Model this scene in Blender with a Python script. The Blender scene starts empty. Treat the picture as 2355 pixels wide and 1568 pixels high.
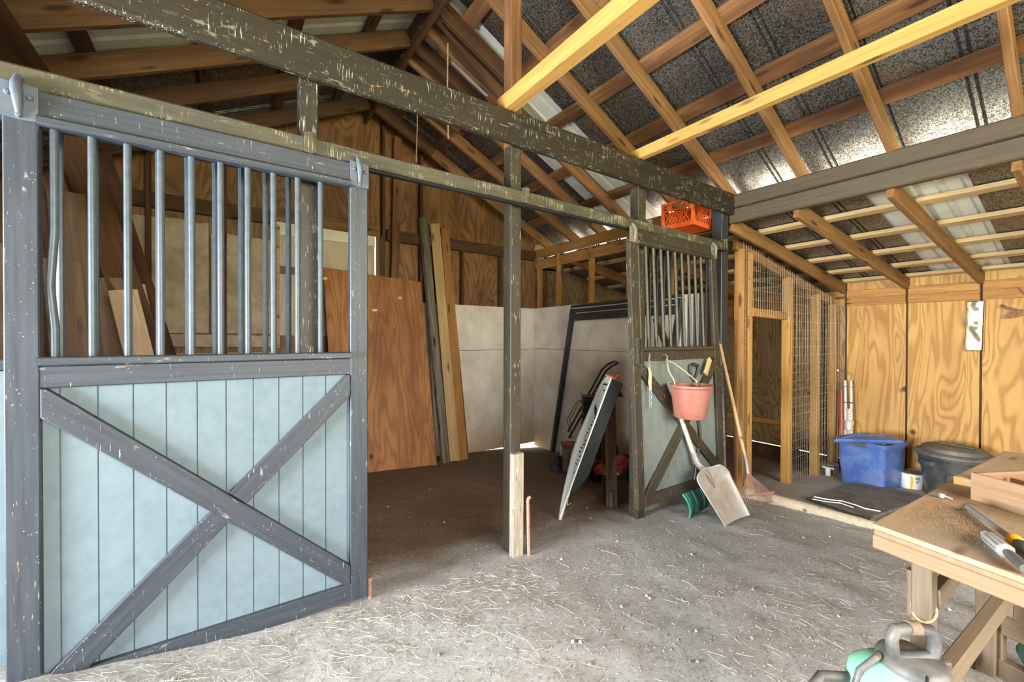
import bpy, math, random
from mathutils import Vector as V, Matrix as Mx, noise
random.seed(7)
S = bpy.context.scene
COL = S.collection
pi = math.pi

# ------------------------------------------------------------------ camera
yaw, pit, rol, FPX = math.radians(55.42), math.radians(-0.447), math.radians(0.151), 958.0
EYE = V((0, 0, 1.32))
cF = V((math.cos(pit)*math.cos(yaw), math.cos(pit)*math.sin(yaw), math.sin(pit)))
_r = V((math.sin(yaw), -math.cos(yaw), 0)); _u = _r.cross(cF)
cR = math.cos(rol)*_r + math.sin(rol)*_u
cU = -math.sin(rol)*_r + math.cos(rol)*_u
cd = bpy.data.cameras.new('camera'); cam = bpy.data.objects.new('camera', cd); COL.objects.link(cam)
cd.sensor_width = 36; cd.lens = 36*FPX/2355; cd.clip_start = 0.02; cd.clip_end = 300
cam.matrix_world = Mx(((cR.x, cU.x, -cF.x, EYE.x), (cR.y, cU.y, -cF.y, EYE.y), (cR.z, cU.z, -cF.z, EYE.z), (0, 0, 0, 1)))
S.camera = cam

# ------------------------------------------------------------------ world, sun, daylight, exposure
S.view_settings.view_transform = 'Standard'; S.view_settings.look = 'None'
S.view_settings.gamma = 1; S.view_settings.use_curve_mapping = False
S.view_settings.exposure = 1.2
W = bpy.data.worlds.new('World'); S.world = W; W.use_nodes = True
wn = W.node_tree; bg = wn.nodes['Background']
bg.inputs[0].default_value = (0.80, 0.90, 1.0, 1); bg.inputs[1].default_value = 3.0
sd = bpy.data.lights.new('sun', 'SUN'); sun = bpy.data.objects.new('sun', sd); COL.objects.link(sun)
sd.energy = 30; sd.angle = 0.01; sd.color = (1, .93, .82)
sun.rotation_euler = V((-0.62, -0.45, -0.75)).to_track_quat('-Z', 'Y').to_euler()
def area(name, loc, direction, sx, sy, power, color, portal=False, spread=pi):
    l = bpy.data.lights.new(name, 'AREA'); l.shape = 'RECTANGLE'; l.size = sx; l.size_y = sy
    l.energy = power; l.color = color; l.spread = spread
    o = bpy.data.objects.new(name, l); COL.objects.link(o); o.location = loc
    o.rotation_euler = V(direction).to_track_quat('-Z', 'Z').to_euler()
    if portal: l.cycles.is_portal = True
    return o
# area lamps as daylight in unseen doorways; the front one is added fill
area('doorway_daylight_left', (-3.9, 1.40, 1.15), (1, .02, -.04), 1.1, 2.1, 520, (.86, .93, 1.0))
area('doorway_fill_front', (1.2, -3.2, 2.1), (0.0, 1, -.75), 3.4, 1.8, 190, (1.0, .90, .75))
for nm, lc, dr, a, b in (('portal_left', (-3.98, 1.3, 1.1), (1, 0, 0), 1.6, 2.4), ('portal_front', (1.6, -3.42, 1.3), (0, 1, 0), 4.4, 2.6),
                         ('portal_eave', (4.66, 1.0, 2.67), (-1, 0, 0), 9.0, .3)):
    area(nm, lc, dr, a, b, 1, (1, 1, 1), portal=True)
try:
    S.cycles.use_denoising = True
    S.cycles.max_bounces = 8; S.cycles.diffuse_bounces = 5; S.cycles.glossy_bounces = 4
    S.cycles.sample_clamp_indirect = 6
except Exception: pass

# ------------------------------------------------------------------ measuring helpers: where a sight line meets a real plane of the barn
def ray(x, y): return cF + (x-1177.5)/FPX*cR - (y-784)/FPX*cU
def _pl(x, y, a, v):
    d = ray(x, y); return EYE + d*((v-EYE[a])/d[a])
def uX(x, y, v): return _pl(x, y, 0, v)
def uY(x, y, v): return _pl(x, y, 1, v)
def uZ(x, y, v): return _pl(x, y, 2, v)
def fbase(x, y):
    z = -.035-.07*(x-.6)-.06*(y-2.2)
    if y < 1.2: z += .06*(y-1.2)*.5
    z += .085*math.exp(-((x+.75)/.55)**2-((y-2.05)/.35)**2)
    return z
def fz(x, y):
    n = noise.noise(V((x*1.3, y*1.3, 0)))*.018 + noise.noise(V((x*6, y*6, 3)))*.007
    return fbase(x, y)+n
def uG(x, y):
    z = -.1
    for i in range(40):
        p = uZ(x, y, z); z = .5*z+.5*fbase(p.x, p.y)
    return V((p.x, p.y, fz(p.x, p.y)))

# ------------------------------------------------------------------ materials
MAT = {}
class N:
    def __init__(s, name):
        s.m = bpy.data.materials.new(name); s.m.use_nodes = True; s.t = s.m.node_tree
        s.b = s.t.nodes['Principled BSDF']; MAT[name] = s.m
    def n(s, typ, **k):
        x = s.t.nodes.new(typ)
        for a, b in k.items():
            if a.startswith('i_'):
                key = a[2:]; key = int(key) if key.isdigit() else key.replace('_', ' ')
                s.put(x.inputs[key], b)
            else: setattr(x, a, b)
        return x
    def put(s, sock, val):
        if hasattr(val, 'links') or isinstance(val, bpy.types.NodeSocket): s.t.links.new(val, sock)
        else:
            if isinstance(val, tuple) and len(val) == 3 and sock.type == 'RGBA': val = val+(1,)
            sock.default_value = val
    def coord(s, scale=(1, 1, 1), rnd=True, kind='Object'):
        tc = s.n('ShaderNodeTexCoord').outputs[kind]
        if rnd:
            oi = s.n('ShaderNodeObjectInfo').outputs['Random']
            mu = s.n('ShaderNodeVectorMath', operation='SCALE', i_0=(37.1, 19.7, 53.3)); s.put(mu.inputs['Scale'], oi)
            tc = s.n('ShaderNodeVectorMath', operation='ADD', i_0=tc, i_1=mu.outputs[0]).outputs[0]
        return s.n('ShaderNodeVectorMath', operation='MULTIPLY', i_0=tc, i_1=scale).outputs[0]
    def noise(s, vec, scale=1, detail=4, rough=.55, dist=0):
        return s.n('ShaderNodeTexNoise', i_Vector=vec, i_Scale=scale, i_Detail=detail, i_Roughness=rough, i_Distortion=dist).outputs[0]
    def ramp(s, fac, stops):
        r = s.n('ShaderNodeValToRGB'); s.put(r.inputs[0], fac); e = r.color_ramp.elements
        while len(e) > 1: e.remove(e[-1])
        e[0].position = stops[0][0]; e[0].color = tuple(stops[0][1])+(1,)
        for p, c in stops[1:]:
            q = e.new(p); q.color = tuple(c)+(1,)
        return r.outputs[0]
    def bw(s, fac, a, b): return s.ramp(fac, [(a, (0, 0, 0)), (b, (1, 1, 1))])
    def mix(s, f, a, b, mode='MIX'):
        x = s.n('ShaderNodeMix', data_type='RGBA', blend_type=mode)
        s.put(x.inputs[0], f); s.put(x.inputs[6], a); s.put(x.inputs[7], b); return x.outputs[2]
    def math(s, op, a, b=0.0):
        x = s.n('ShaderNodeMath', operation=op); s.put(x.inputs[0], a); s.put(x.inputs[1], b); return x.outputs[0]
    def bump(s, h, st=.3, d=.01):
        s.put(s.b.inputs['Normal'], s.n('ShaderNodeBump', i_Strength=st, i_Distance=d, i_Height=h).outputs[0])
    def end(s, col, rough=.6, metal=0, spec=.4):
        s.put(s.b.inputs['Base Color'], col); s.put(s.b.inputs['Roughness'], rough); s.put(s.b.inputs['Metallic'], metal)
        s.b.inputs['Specular IOR Level'].default_value = spec
        return s.m
def mul(c, k): return tuple(min(1, x*k) for x in c)
def wood(name, light, dark, knot=None, rough=.75, stain=.55, bump=.25, grey=None):
    n = N(name)
    g = n.noise(n.coord((1.6, 34, 34)), 1, 6, .6, .4)
    c = n.ramp(g, [(.25, dark), (.5, tuple((a+b)/2 for a, b in zip(light, dark))), (.72, light)])
    fs = n.noise(n.coord((5, 170, 170)), 1, 4, .6)
    c = n.mix(n.math('MULTIPLY', n.bw(fs, .44, .70), .5), c, mul(dark, .75))
    st = n.bw(n.noise(n.coord((1.1, 5, 5)), 1, 3), .35, .68)
    c = n.mix(n.math('MULTIPLY', st, stain), c, mul(dark, .55))
    if grey:
        c = n.mix(n.bw(n.noise(n.coord((2.5, 9, 9)), 1, 4), .42, .6), c, grey)
    k = n.n('ShaderNodeTexVoronoi', i_Vector=n.coord((2.2, 9, 9)), i_Scale=1.0).outputs['Distance']
    c = n.mix(n.bw(k, .10, .2), mul(dark, .35) if knot is None else knot, c)
    n.bump(g, bump, .004)
    return n.end(c, rough)
def plywood(name, light, dark, k=26, rough=.6, knots=True, wash=None, grime=.35):
    n = N(name)
    v = n.coord((3.4, 3.4, .62), rnd=True)
    f = n.noise(v, 1.0, 2.2, .45, .5)
    s = n.math('SINE', n.math('MULTIPLY', f, k*3.6))
    s = n.math('ADD', s, n.math('MULTIPLY', n.noise(n.coord((110, 110, 3.0)), 1, 5, .65), 2.1))
    c = n.ramp(n.math('MULTIPLY', n.math('ADD', s, .35), .36), [(.30, light), (.62, tuple(.72*a+.28*b for a, b in zip(light, dark))), (.86, tuple(.25*a+.75*b for a, b in zip(light, dark)))])
    c = n.mix(n.math('MULTIPLY', n.bw(n.noise(n.coord((3.2, 3.2, .8)), 1, 5), .42, .72), grime), c, mul(dark, .5))
    if knots:
        kk = n.n('ShaderNodeTexVoronoi', i_Vector=n.coord((2.6, 2.6, 2.1)), i_Scale=1.0).outputs['Distance']
        c = n.mix(n.bw(kk, .05, .10), mul(dark, .22), c)
    if wash: c = n.mix(.8, c, wash)
    n.bump(f, .08, .003)
    return n.end(c, rough)
def paint(name, base, worn, pale=None, wear=.62, rough=.55, drip=0.0, dripc=(.62, .58, .45), under=(.34, .17, .07), axis='X', dust=None):
    n = N(name)
    g = n.noise(n.coord((3, 60, 60)), 1, 5)
    c = n.ramp(g, [(.3, mul(base, .72)), (.7, mul(base, 1.25))])
    w = n.bw(n.noise(n.coord((9, 34, 34)), 1, 8, .68), wear, wear+.05)
    c = n.mix(w, c, worn)
    u = n.bw(n.noise(n.coord((7, 40, 40)), 1.2, 7, .7), wear+.045, wear+.075)
    c = n.mix(u, c, under)
    if dust: c = n.mix(n.math('MULTIPLY', n.bw(n.noise(n.coord((2, 5, 5)), 1, 5), .35, .65), .6), c, dust)
    if drip:
        sc = (190, 190, 13)
        pos = n.n('ShaderNodeNewGeometry').outputs['Position']
        vm = lambda s_: n.n('ShaderNodeVectorMath', operation='MULTIPLY', i_0=pos, i_1=s_).outputs[0]
        d = n.noise(vm(sc), 1, 3, .5)
        d2 = n.bw(n.noise(vm((7, 7, 16)), 1, 2), .48, .64)
        d = n.math('MULTIPLY', n.bw(d, drip, drip+.04), d2)
        c = n.mix(n.math('MULTIPLY', d, .65), c, dripc)
        sp = n.bw(n.n('ShaderNodeTexVoronoi', i_Vector=n.coord((70, 70, 70)), i_Scale=1.0).outputs['Distance'], .13, .2)
        gate = n.bw(n.noise(n.coord((9, 9, 9)), 1, 3), .56, .66)
        c = n.mix(n.math('MULTIPLY', n.math('MULTIPLY', n.math('SUBTRACT', 1.0, sp), gate), .4), c, dripc)
    n.bump(g, .2, .003)
    return n.end(c, rough)
def plain(name, col, rough=.5, metal=0, var=.25, sc=12, bump=0, spec=.4, dirt=None, dirtamt=.5):
    n = N(name)
    f = n.noise(n.coord((sc, sc, sc)), 1, 5)
    c = n.ramp(f, [(.3, mul(col, 1-var)), (.7, mul(col, 1+var))])
    if dirt: c = n.mix(n.math('MULTIPLY', n.bw(n.noise(n.coord((6, 6, 6)), 1, 6, .65), .42, .64), dirtamt), c, dirt)
    if bump: n.bump(f, bump, .004)
    return n.end(c, rough, metal, spec)

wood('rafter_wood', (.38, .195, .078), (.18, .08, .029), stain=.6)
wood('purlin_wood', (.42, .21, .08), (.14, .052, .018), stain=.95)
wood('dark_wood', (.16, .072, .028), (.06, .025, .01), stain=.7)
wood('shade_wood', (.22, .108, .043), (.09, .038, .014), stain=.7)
wood('gold_wood', (.55, .31, .085), (.40, .20, .045), stain=.2, bump=.1)
wood('stud_wood', (.54, .28, .085), (.30, .13, .03), stain=.4)
wood('lean_wood', (.37, .19, .07), (.17, .075, .024), stain=.6)
wood('pale_wood', (.60, .45, .29), (.36, .24, .14), stain=.3)
wood('old_board', (.27, .18, .115), (.14, .085, .05), stain=.4)
wood('weathered', (.36, .31, .24), (.05, .04, .03), stain=.3, bump=.6)
wood('bench_wood', (.48, .32, .19), (.36, .225, .12), stain=.3, grey=(.34, .255, .18))
wood('edge_wood', (.38, .24, .135), (.28, .16, .08), stain=.15)
wood('leg_wood', (.24, .178, .118), (.175, .122, .075), stain=.3, bump=.05)
wood('handle_wood', (.66, .47, .24), (.46, .29, .12), stain=.35)
wood('grey_handle', (.60, .55, .46), (.44, .38, .30), stain=.2)
wood('log_wood', (.54, .45, .32), (.40, .31, .20), stain=.2)
plywood('ply_gold', (.54, .30, .08), (.33, .14, .025), k=26)
plywood('ply_brown', (.28, .135, .052), (.13, .052, .018), k=24, grime=.6)
plywood('ply_dark', (.30, .20, .10), (.12, .065, .03), k=40, grime=.3)
plywood('ply_orange', (.42, .175, .058), (.25, .09, .027), k=17, grime=.85)
plywood('ply_tan', (.52, .42, .32), (.42, .32, .23), k=14, grime=.25, knots=False)
def whitewash():
    n = N('whitewash')
    c = n.ramp(n.noise(n.coord((3, 3, 3)), 1, 5), [(.3, (.62, .55, .44)), (.7, (.84, .77, .66))])
    c = n.mix(n.bw(n.noise(n.coord((9, 9, 30)), 1, 7, .7), .64, .70), c, (.22, .17, .12))
    po = n.n('ShaderNodeSeparateXYZ'); n.put(po.inputs[0], n.n('ShaderNodeNewGeometry').outputs['Position'])
    low = n.bw(n.math('ADD', n.math('MULTIPLY', po.outputs[2], -1.0), n.math('MULTIPLY', n.noise(n.coord((5, 5, 5)), 1, 5), .45)), .05, .55)
    c = n.mix(n.math('MULTIPLY', low, .6), c, (.40, .27, .14))   # splashed mud near the ground
    n.bump(n.noise(n.coord((6, 6, 60)), 1, 4), .15, .004)
    return n.end(c, .8)
whitewash()
plain('tan_wash', (.46, .36, .26), .85, var=.2, sc=5, dirt=(.20, .13, .08), dirtamt=.4)
paint('black_paint', (.030, .032, .038), (.19, .18, .17), wear=.62, rough=.42)
paint('black_drip', (.022, .016, .009), (.15, .13, .09), wear=.6, rough=.5, drip=.60)
paint('track_paint', (.048, .042, .029), (.11, .098, .068), wear=.6, rough=.55, drip=.535, dripc=(.42, .36, .22), dust=(.095, .078, .04))
paint('grey_beam', (.062, .042, .022), (.13, .092, .055), wear=.63, rough=.6, dust=(.085, .06, .033))
paint('door_paint', (.036, .042, .054), (.20, .19, .175), wear=.625, rough=.5, drip=.66)
paint('old_door_paint', (.032, .0245, .0145), (.115, .095, .065), wear=.62, rough=.5, drip=.63, dust=(.06, .047, .028))
paint('worn_block', (.33, .28, .22), (.46, .39, .30), wear=.56, rough=.8, under=(.16, .13, .10))
plain('blue_panel', (.13, .178, .205), .65, var=.09, sc=26, bump=.2, dirt=(.175, .225, .24), dirtamt=.4)
plain('green_panel', (.16, .195, .185), .65, var=.12, sc=14, bump=.15, dirt=(.20, .18, .14))
plain('bar_paint', (.065, .082, .102), .36, var=.2, sc=30)
plain('old_bar_paint', (.085, .073, .045), .5, var=.25, sc=30)
plain('bracket_paint', (.085, .10, .13), .45, var=.15, sc=30)
plain('old_bracket_paint', (.15, .13, .09), .55, var=.25, sc=30)
def galv(name, a, b, metal=.75, rough=.42):
    n = N(name)
    v = n.coord((1, 1, 1), rnd=False)
    f = n.noise(v, 80, 2, .5, 1.6)
    big = n.noise(v, 1.4, 3)
    f2 = n.bw(n.math('ADD', f, n.math('MULTIPLY', n.math('SUBTRACT', big, .5), .16)), .46, .56)
    c = n.mix(f2, a, b)
    rust = n.bw(n.noise(v, 2.6, 5), .58, .74)
    c = n.mix(n.math('MULTIPLY', rust, .35), c, (.34, .17, .07))
    r = n.math('ADD', n.math('MULTIPLY', f2, -.12), rough+.12)
    return n.end(c, r, metal)
galv('galvanised', (.055, .052, .045), (.30, .285, .26), rough=.36)
plain('white_sheet', (.66, .66, .58), .5, var=.08, sc=4, dirt=(.40, .36, .26), dirtamt=.3)
def dirt():
    n = N('dirt')
    v = n.coord((1, 1, 1), rnd=False)
    a = n.noise(v, 3, 6, .65); b = n.noise(v, 48, 5, .72); d = n.noise(v, 130, 3, .7)
    vo = n.n('ShaderNodeTexVoronoi', i_Vector=n.n('ShaderNodeVectorMath', operation='ADD', i_0=v, i_1=n.n('ShaderNodeTexNoise', i_Vector=v, i_Scale=30.0).outputs[1]).outputs[0], i_Scale=62.0)
    cr = n.bw(vo.outputs['Distance'], .42, .80)
    c = n.ramp(a, [(.3, (.66, .62, .57)), (.5, (.76, .73, .69)), (.7, (.82, .80, .77))])
    c = n.mix(n.bw(b, .33, .50), (.42, .385, .345), c)
    c = n.mix(n.math('MULTIPLY', cr, .4), c, (.26, .22, .195))
    c = n.mix(n.math('MULTIPLY', n.bw(d, .56, .66), .55), c, (.82, .79, .73))
    po = n.n('ShaderNodeSeparateXYZ'); n.put(po.inputs[0], n.n('ShaderNodeNewGeometry').outputs['Position'])
    edge = n.math('ADD', po.outputs[1], n.math('MULTIPLY', n.noise(v, 2.2, 4), .7))
    st = n.bw(n.math('MULTIPLY', edge, .2), .535, .60)
    br = n.ramp(b, [(.3, (.22, .142, .096)), (.6, (.39, .27, .19)), (.8, (.50, .37, .28))])
    c = n.mix(st, c, br)       # trodden manure and bedding inside the stalls
    n.bump(n.math('SUBTRACT', n.math('ADD', b, n.math('MULTIPLY', d, .5)), n.math('MULTIPLY', cr, .6)), .8, .016)
    return n.end(c, .95, spec=.15)
dirt()
plain('grass', (.30, .36, .08), .9, var=.4, sc=3)
plain('straw_mat', (.52, .48, .39), .7, var=.35, sc=8)
plain('clod', (.30, .28, .25), .95, var=.4, sc=9)
plain('sawdust', (.24, .145, .075), .9, var=.5, sc=40)
plain('rust', (.26, .13, .07), .8, .3, var=.35, sc=40)
plain('rusty_pink', (.40, .22, .17), .7, .3, var=.25, sc=30)
plain('steel', (.46, .45, .43), .42, .7, var=.15, sc=30, dirt=(.35, .28, .2), dirtamt=.3)
plain('tin', (.86, .76, .50), .18, 1.0, var=.1, sc=20)
plain('wire_metal', (.66, .60, .48), .35, .8, var=.1)
plain('aluminium', (.66, .64, .60), .5, .35, var=.12, sc=10, dirt=(.40, .31, .22), dirtamt=.5)
plain('rope', (.42, .31, .18), .9, var=.3, sc=60)
plain('bucket_rubber', (.30, .102, .068), .55, var=.15, sc=14, dirt=(.38, .20, .15), dirtamt=.35)
plain('crate_orange', (.80, .12, .025), .35, var=.08)
plain('tub_blue', (.055, .115, .33), .35, var=.08, sc=6, dirt=(.25, .27, .33), dirtamt=.35)
plain('can_black', (.045, .048, .047), .45, var=.2, sc=6, dirt=(.16, .15, .13), dirtamt=.4)
plain('lid_grey', (.09, .087, .073), .6, var=.15, sc=8, dirt=(.24, .21, .17), dirtamt=.5)
plain('black_plastic', (.03, .03, .032), .45, var=.3, sc=10, dirt=(.12, .10, .08), dirtamt=.3)
plain('grey_plastic', (.075, .075, .075), .5, var=.15, sc=20, dirt=(.25, .22, .18), dirtamt=.5)
plain('mint_plastic', (.24, .56, .39), .4, var=.06, sc=5, dirt=(.52, .62, .46), dirtamt=.4)
plain('green_plastic', (.02, .22, .16), .35, var=.15, sc=8, dirt=(.20, .32, .26), dirtamt=.4)
plain('pale_plastic', (.62, .65, .60), .45, var=.08, sc=6, dirt=(.40, .38, .30), dirtamt=.4)
plain('white_plastic', (.78, .77, .72), .4, var=.06, sc=8, dirt=(.5, .42, .3), dirtamt=.3)
plain('film', (.52, .44, .36), .25, var=.2, sc=40)
plain('red_paint', (.62, .07, .04), .4, var=.15, dirt=(.3, .15, .1), dirtamt=.3)
plain('orange_plastic', (.90, .36, .02), .35, var=.08)
plain('silver_grip', (.36, .36, .345), .4, .2, var=.1)
plain('mark_black', (.014, .014, .014), .7, spec=.2)
plain('olive_metal', (.22, .25, .17), .55, var=.2, sc=7)
plain('deck_grey', (.13, .125, .12), .85, var=.35, sc=9, bump=.3, dirt=(.25, .22, .18), dirtamt=.5)
plain('concrete', (.34, .32, .29), .9, var=.2, sc=14, bump=.3)
plain('pale_patch', (.74, .48, .22), .6, var=.08)

# ------------------------------------------------------------------ mesh helpers
PM = {}
def link(o, parent, Mw):
    COL.objects.link(o)
    if parent is not None:
        o.parent = parent; o.matrix_basis = PM[parent.name].inverted() @ Mw
    else: o.matrix_basis = Mw
    PM[o.name] = Mw.copy()
    return o
def tag(o, label=None, cat=None, group=None, kind=None):
    if label: o['label'] = label
    if cat: o['category'] = cat
    if group: o['group'] = group
    if kind: o['kind'] = kind
    return o
def empty(name, loc, label, cat, group=None):
    o = bpy.data.objects.new(name, None); o.empty_display_size = .1
    link(o, None, Mx.Translation(V(loc))); return tag(o, label, cat, group)
Z = V((0, 0, 1))
class MB:
    def __init__(s): s.v = []; s.f = []
    def add(s, vs, fs):
        k = len(s.v); s.v += [V(p) for p in vs]; s.f += [tuple(i+k for i in f) for f in fs]; return s
    def box(s, c, sz, R=None):
        c = V(c); R = R or (V((1, 0, 0)), V((0, 1, 0)), Z)
        vs = [c+R[0]*(sz[0]/2*i)+R[1]*(sz[1]/2*j)+R[2]*(sz[2]/2*k) for i in (-1, 1) for j in (-1, 1) for k in (-1, 1)]
        return s.add(vs, [(0, 1, 3, 2), (4, 6, 7, 5), (0, 4, 5, 1), (2, 3, 7, 6), (0, 2, 6, 4), (1, 5, 7, 3)])
    def bar(s, A, B, w, h, up=Z):
        A = V(A); B = V(B); x = (B-A).normalized(); y = V(up).cross(x)
        if y.length < 1e-4: y = V((0, 1, 0)).cross(x)
        y.normalize(); z = x.cross(y)
        return s.box((A+B)/2, ((B-A).length, w, h), (x, y, z))
    def prism(s, poly, d):
        n = len(poly); d = V(d); P = [V(p) for p in poly]
        return s.add(P+[p+d for p in P], [tuple(range(n-1, -1, -1)), tuple(range(n, 2*n))]+[(i, (i+1) % n, n+(i+1) % n, n+i) for i in range(n)])
    def tube(s, pts, r, n=8, cap=True, closed=False):
        P = [V(p) for p in pts]; m = len(P); rr = r if isinstance(r, (list, tuple)) else [r]*m
        t0 = (P[1]-P[0]).normalized(); a = t0.orthogonal().normalized(); vs = []
        for i, p in enumerate(P):
            t = (P[(i+1) % m]-P[i-1]).normalized() if (closed or 0 < i < m-1) else (P[1]-P[0] if i == 0 else P[-1]-P[-2]).normalized()
            a = (a-t*a.dot(t)); a = a.normalized() if a.length > 1e-6 else t.orthogonal().normalized(); b = t.cross(a)
            vs += [p+(a*math.cos(2*pi*k/n)+b*math.sin(2*pi*k/n))*rr[i] for k in range(n)]
        fs = []
        for i in range(m if closed else m-1):
            j = (i+1) % m
            fs += [(i*n+k, i*n+(k+1) % n, j*n+(k+1) % n, j*n+k) for k in range(n)]
        if cap and not closed: fs += [tuple(range(n-1, -1, -1)), tuple(range((m-1)*n, m*n))]
        return s.add(vs, fs)
    def lathe(s, prof, o, axis=Z, n=28, sx=1, sy=1, a0=None):
        o = V(o); axis = V(axis).normalized(); a = V(a0) if a0 is not None else (V((1, 0, 0)) if abs(axis.x) < .9 else V((0, 1, 0)))
        a = (a-axis*a.dot(axis)).normalized(); b = axis.cross(a); vs = []
        for r, h in prof: vs += [o+axis*h+(a*math.cos(2*pi*k/n)*sx+b*math.sin(2*pi*k/n)*sy)*r for k in range(n)]
        m = len(prof); fs = [(i*n+k, i*n+(k+1) % n, (i+1)*n+(k+1) % n, (i+1)*n+k) for i in range(m-1) for k in range(n)]
        if prof[0][0] > 1e-5: fs.append(tuple(range(n-1, -1, -1)))
        if prof[-1][0] > 1e-5: fs.append(tuple(range((m-1)*n, m*n)))
        return s.add(vs, fs)
    def grid(s, fn, nu, nv):
        vs = [fn(i/nu, j/nv) for i in range(nu+1) for j in range(nv+1)]
        return s.add(vs, [(i*(nv+1)+j, (i+1)*(nv+1)+j, (i+1)*(nv+1)+j+1, i*(nv+1)+j+1) for i in range(nu) for j in range(nv)])
    def build(s, name, mat, parent=None, origin=None, smooth=False, solid=0, sub=0, bev=0, R=None, label=None, cat=None, group=None, kind=None):
        me = bpy.data.meshes.new(name)
        if origin is None:
            xs = [p.x for p in s.v]; ys = [p.y for p in s.v]; zs = [p.z for p in s.v]
            origin = V(((min(xs)+max(xs))/2, (min(ys)+max(ys))/2, min(zs)))
        Mw = Mx.Translation(V(origin))
        if R is not None: Mw = Mw @ R.to_4x4()
        inv = Mw.inverted()
        me.from_pydata([tuple(inv @ p) for p in s.v], [], s.f); me.update()
        me.materials.append(MAT[mat])
        if smooth:
            me.polygons.foreach_set('use_smooth', [True]*len(me.polygons))
            try: me.set_sharp_from_angle(angle=math.radians(40))
            except Exception: pass
        o = bpy.data.objects.new(name, me); link(o, parent, Mw)
        if sub: mo = o.modifiers.new('s', 'SUBSURF'); mo.levels = sub; mo.render_levels = sub
        if solid: mo = o.modifiers.new('t', 'SOLIDIFY'); mo.thickness = solid; mo.offset = 0
        if bev: mo = o.modifiers.new('b', 'BEVEL'); mo.width = bev; mo.segments = 2; mo.limit_method = 'ANGLE'
        return tag(o, label, cat, group, kind)
def timber(name, A, B, w, h, mat, parent=None, up=Z, ch=.004, bow=0, label=None, cat=None, group=None, kind=None):
    """a sawn length from A to B, w across, h deep along 'up', arrises eased; grain runs along local X"""
    A = V(A); B = V(B); L = (B-A).length; x = (B-A)/L; y = V(up).cross(x)
    if y.length < 1e-3: y = V((0, 1, 0)).cross(x)
    y.normalize(); z = x.cross(y)
    Mw = Mx(((x.x, y.x, z.x, A.x), (x.y, y.y, z.y, A.y), (x.z, y.z, z.z, A.z), (0, 0, 0, 1)))
    a, b, c = w/2, h/2, min(ch, w/4, h/4)
    sec = [(-a+c, -b), (a-c, -b), (a, -b+c), (a, b-c), (a-c, b), (-a+c, b), (-a, b-c), (-a, -b+c)]
    ns = max(1, int(L/.5)) if bow else 1; vs = []
    sd_ = random.uniform(-1, 1)*bow
    for i in range(ns+1):
        t = i/ns; off = sd_*math.sin(pi*t)
        vs += [(L*t, p+off, q+off*.6) for p, q in sec]
    fs = [tuple(range(7, -1, -1)), tuple(range(ns*8, ns*8+8))]
    fs += [(i*8+k, i*8+(k+1) % 8, (i+1)*8+(k+1) % 8, (i+1)*8+k) for i in range(ns) for k in range(8)]
    me = bpy.data.meshes.new(name); me.from_pydata(vs, [], fs); me.update(); me.materials.append(MAT[mat])
    o = bpy.data.objects.new(name, me); link(o, parent, Mw)
    return tag(o, label, cat, group, kind)
def arc(c, r, a0, a1, n, ax=V((1, 0, 0)), ay=Z):
    return [V(c)+ax*(r*math.cos(a0+(a1-a0)*i/n))+ay*(r*math.sin(a0+(a1-a0)*i/n)) for i in range(n+1)]
# ------------------------------------------------------------------ ground
XB, XR, XL, XE, YG, YF, SL = 4.231, 1.48, -1.0, 6.9, 5.5, 2.18, .49
def zr(x): return 2.77+SL*((XB-x) if x > XR else (XB-2*XR+x))       # underside of the main rafters
def zl(x): return 2.42-.19*(x-4.28)                                  # underside of the lean-to rafters
m = MB()
def gx(i, n, a, b): return a+(b-a)*i/n
m.grid(lambda u, v: V((-4.1+11.2*u, -3.6+9.35*v, fz(-4.1+11.2*u, -3.6+9.35*v)+noise.noise(V((u*180, v*190, 7)))*.006)), 270, 220)
m.build('floor', 'dirt', origin=(0, 0, 0), smooth=True, kind='structure')
MB().add([(-45, -45, -.82), (45, -45, -.82), (45, 45, -.82), (-45, 45, -.82)], [(0, 1, 2, 3)]).build('ground_outside', 'grass', origin=(0, 0, -.82), kind='structure')

# ------------------------------------------------------------------ walls
def slab(mb, xs, y, zs, t): mb.box(((xs[0]+xs[1])/2, y+t/2, (zs[0]+zs[1])/2), (xs[1]-xs[0], t, zs[1]-zs[0])); return mb
def gable_piece(mb, x0, x1, z0, z1=None):
    p = [V((x0, YG, z0)), V((x1, YG, z0))]
    if z1 is not None: p += [V((x1, YG, z1)), V((x0, YG, z1))]
    else:
        p += [V((x1, YG, zr(x1)+.19))]
        if x0 < XR < x1: p += [V((XR, YG, zr(XR)+.19))]
        p += [V((x0, YG, zr(x0)+.19))]
    mb.prism(p[::-1], V((0, .02, 0)))
m = MB()
xsm = [-1.0, -.62, .0, .49]
for a, b in zip(xsm[:-1], xsm[1:]): gable_piece(m, a, b, -.42)
gable_piece(m, .49, 1.63, -.42, 1.35); gable_piece(m, .49, 1.0, 2.64); gable_piece(m, 1.0, 1.63, 2.64)
for a, b in ((1.63, 2.22), (2.22, 2.84), (2.84, 3.45), (3.45, 4.25)): gable_piece(m, a, b, -.40)
m.build('wall_back', 'ply_brown', origin=(0, YG, 0), kind='structure')
MB().box((4.5, YG+.01, 2.72), (.5, .02, .5)).build('wall_back', 'pale_wood', kind='structure')
m = MB(); gable_piece(m, -1.98, -1.0, -.42); m.build('wall_back', 'ply_brown', origin=(-1.98, YG, 0), kind='structure')
slab(MB(), (4.252, 6.92), YG, (-.42, 2.5), .02).build('wall_back.001', 'ply_dark', origin=(4.3, YG, 0), kind='structure')
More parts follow.
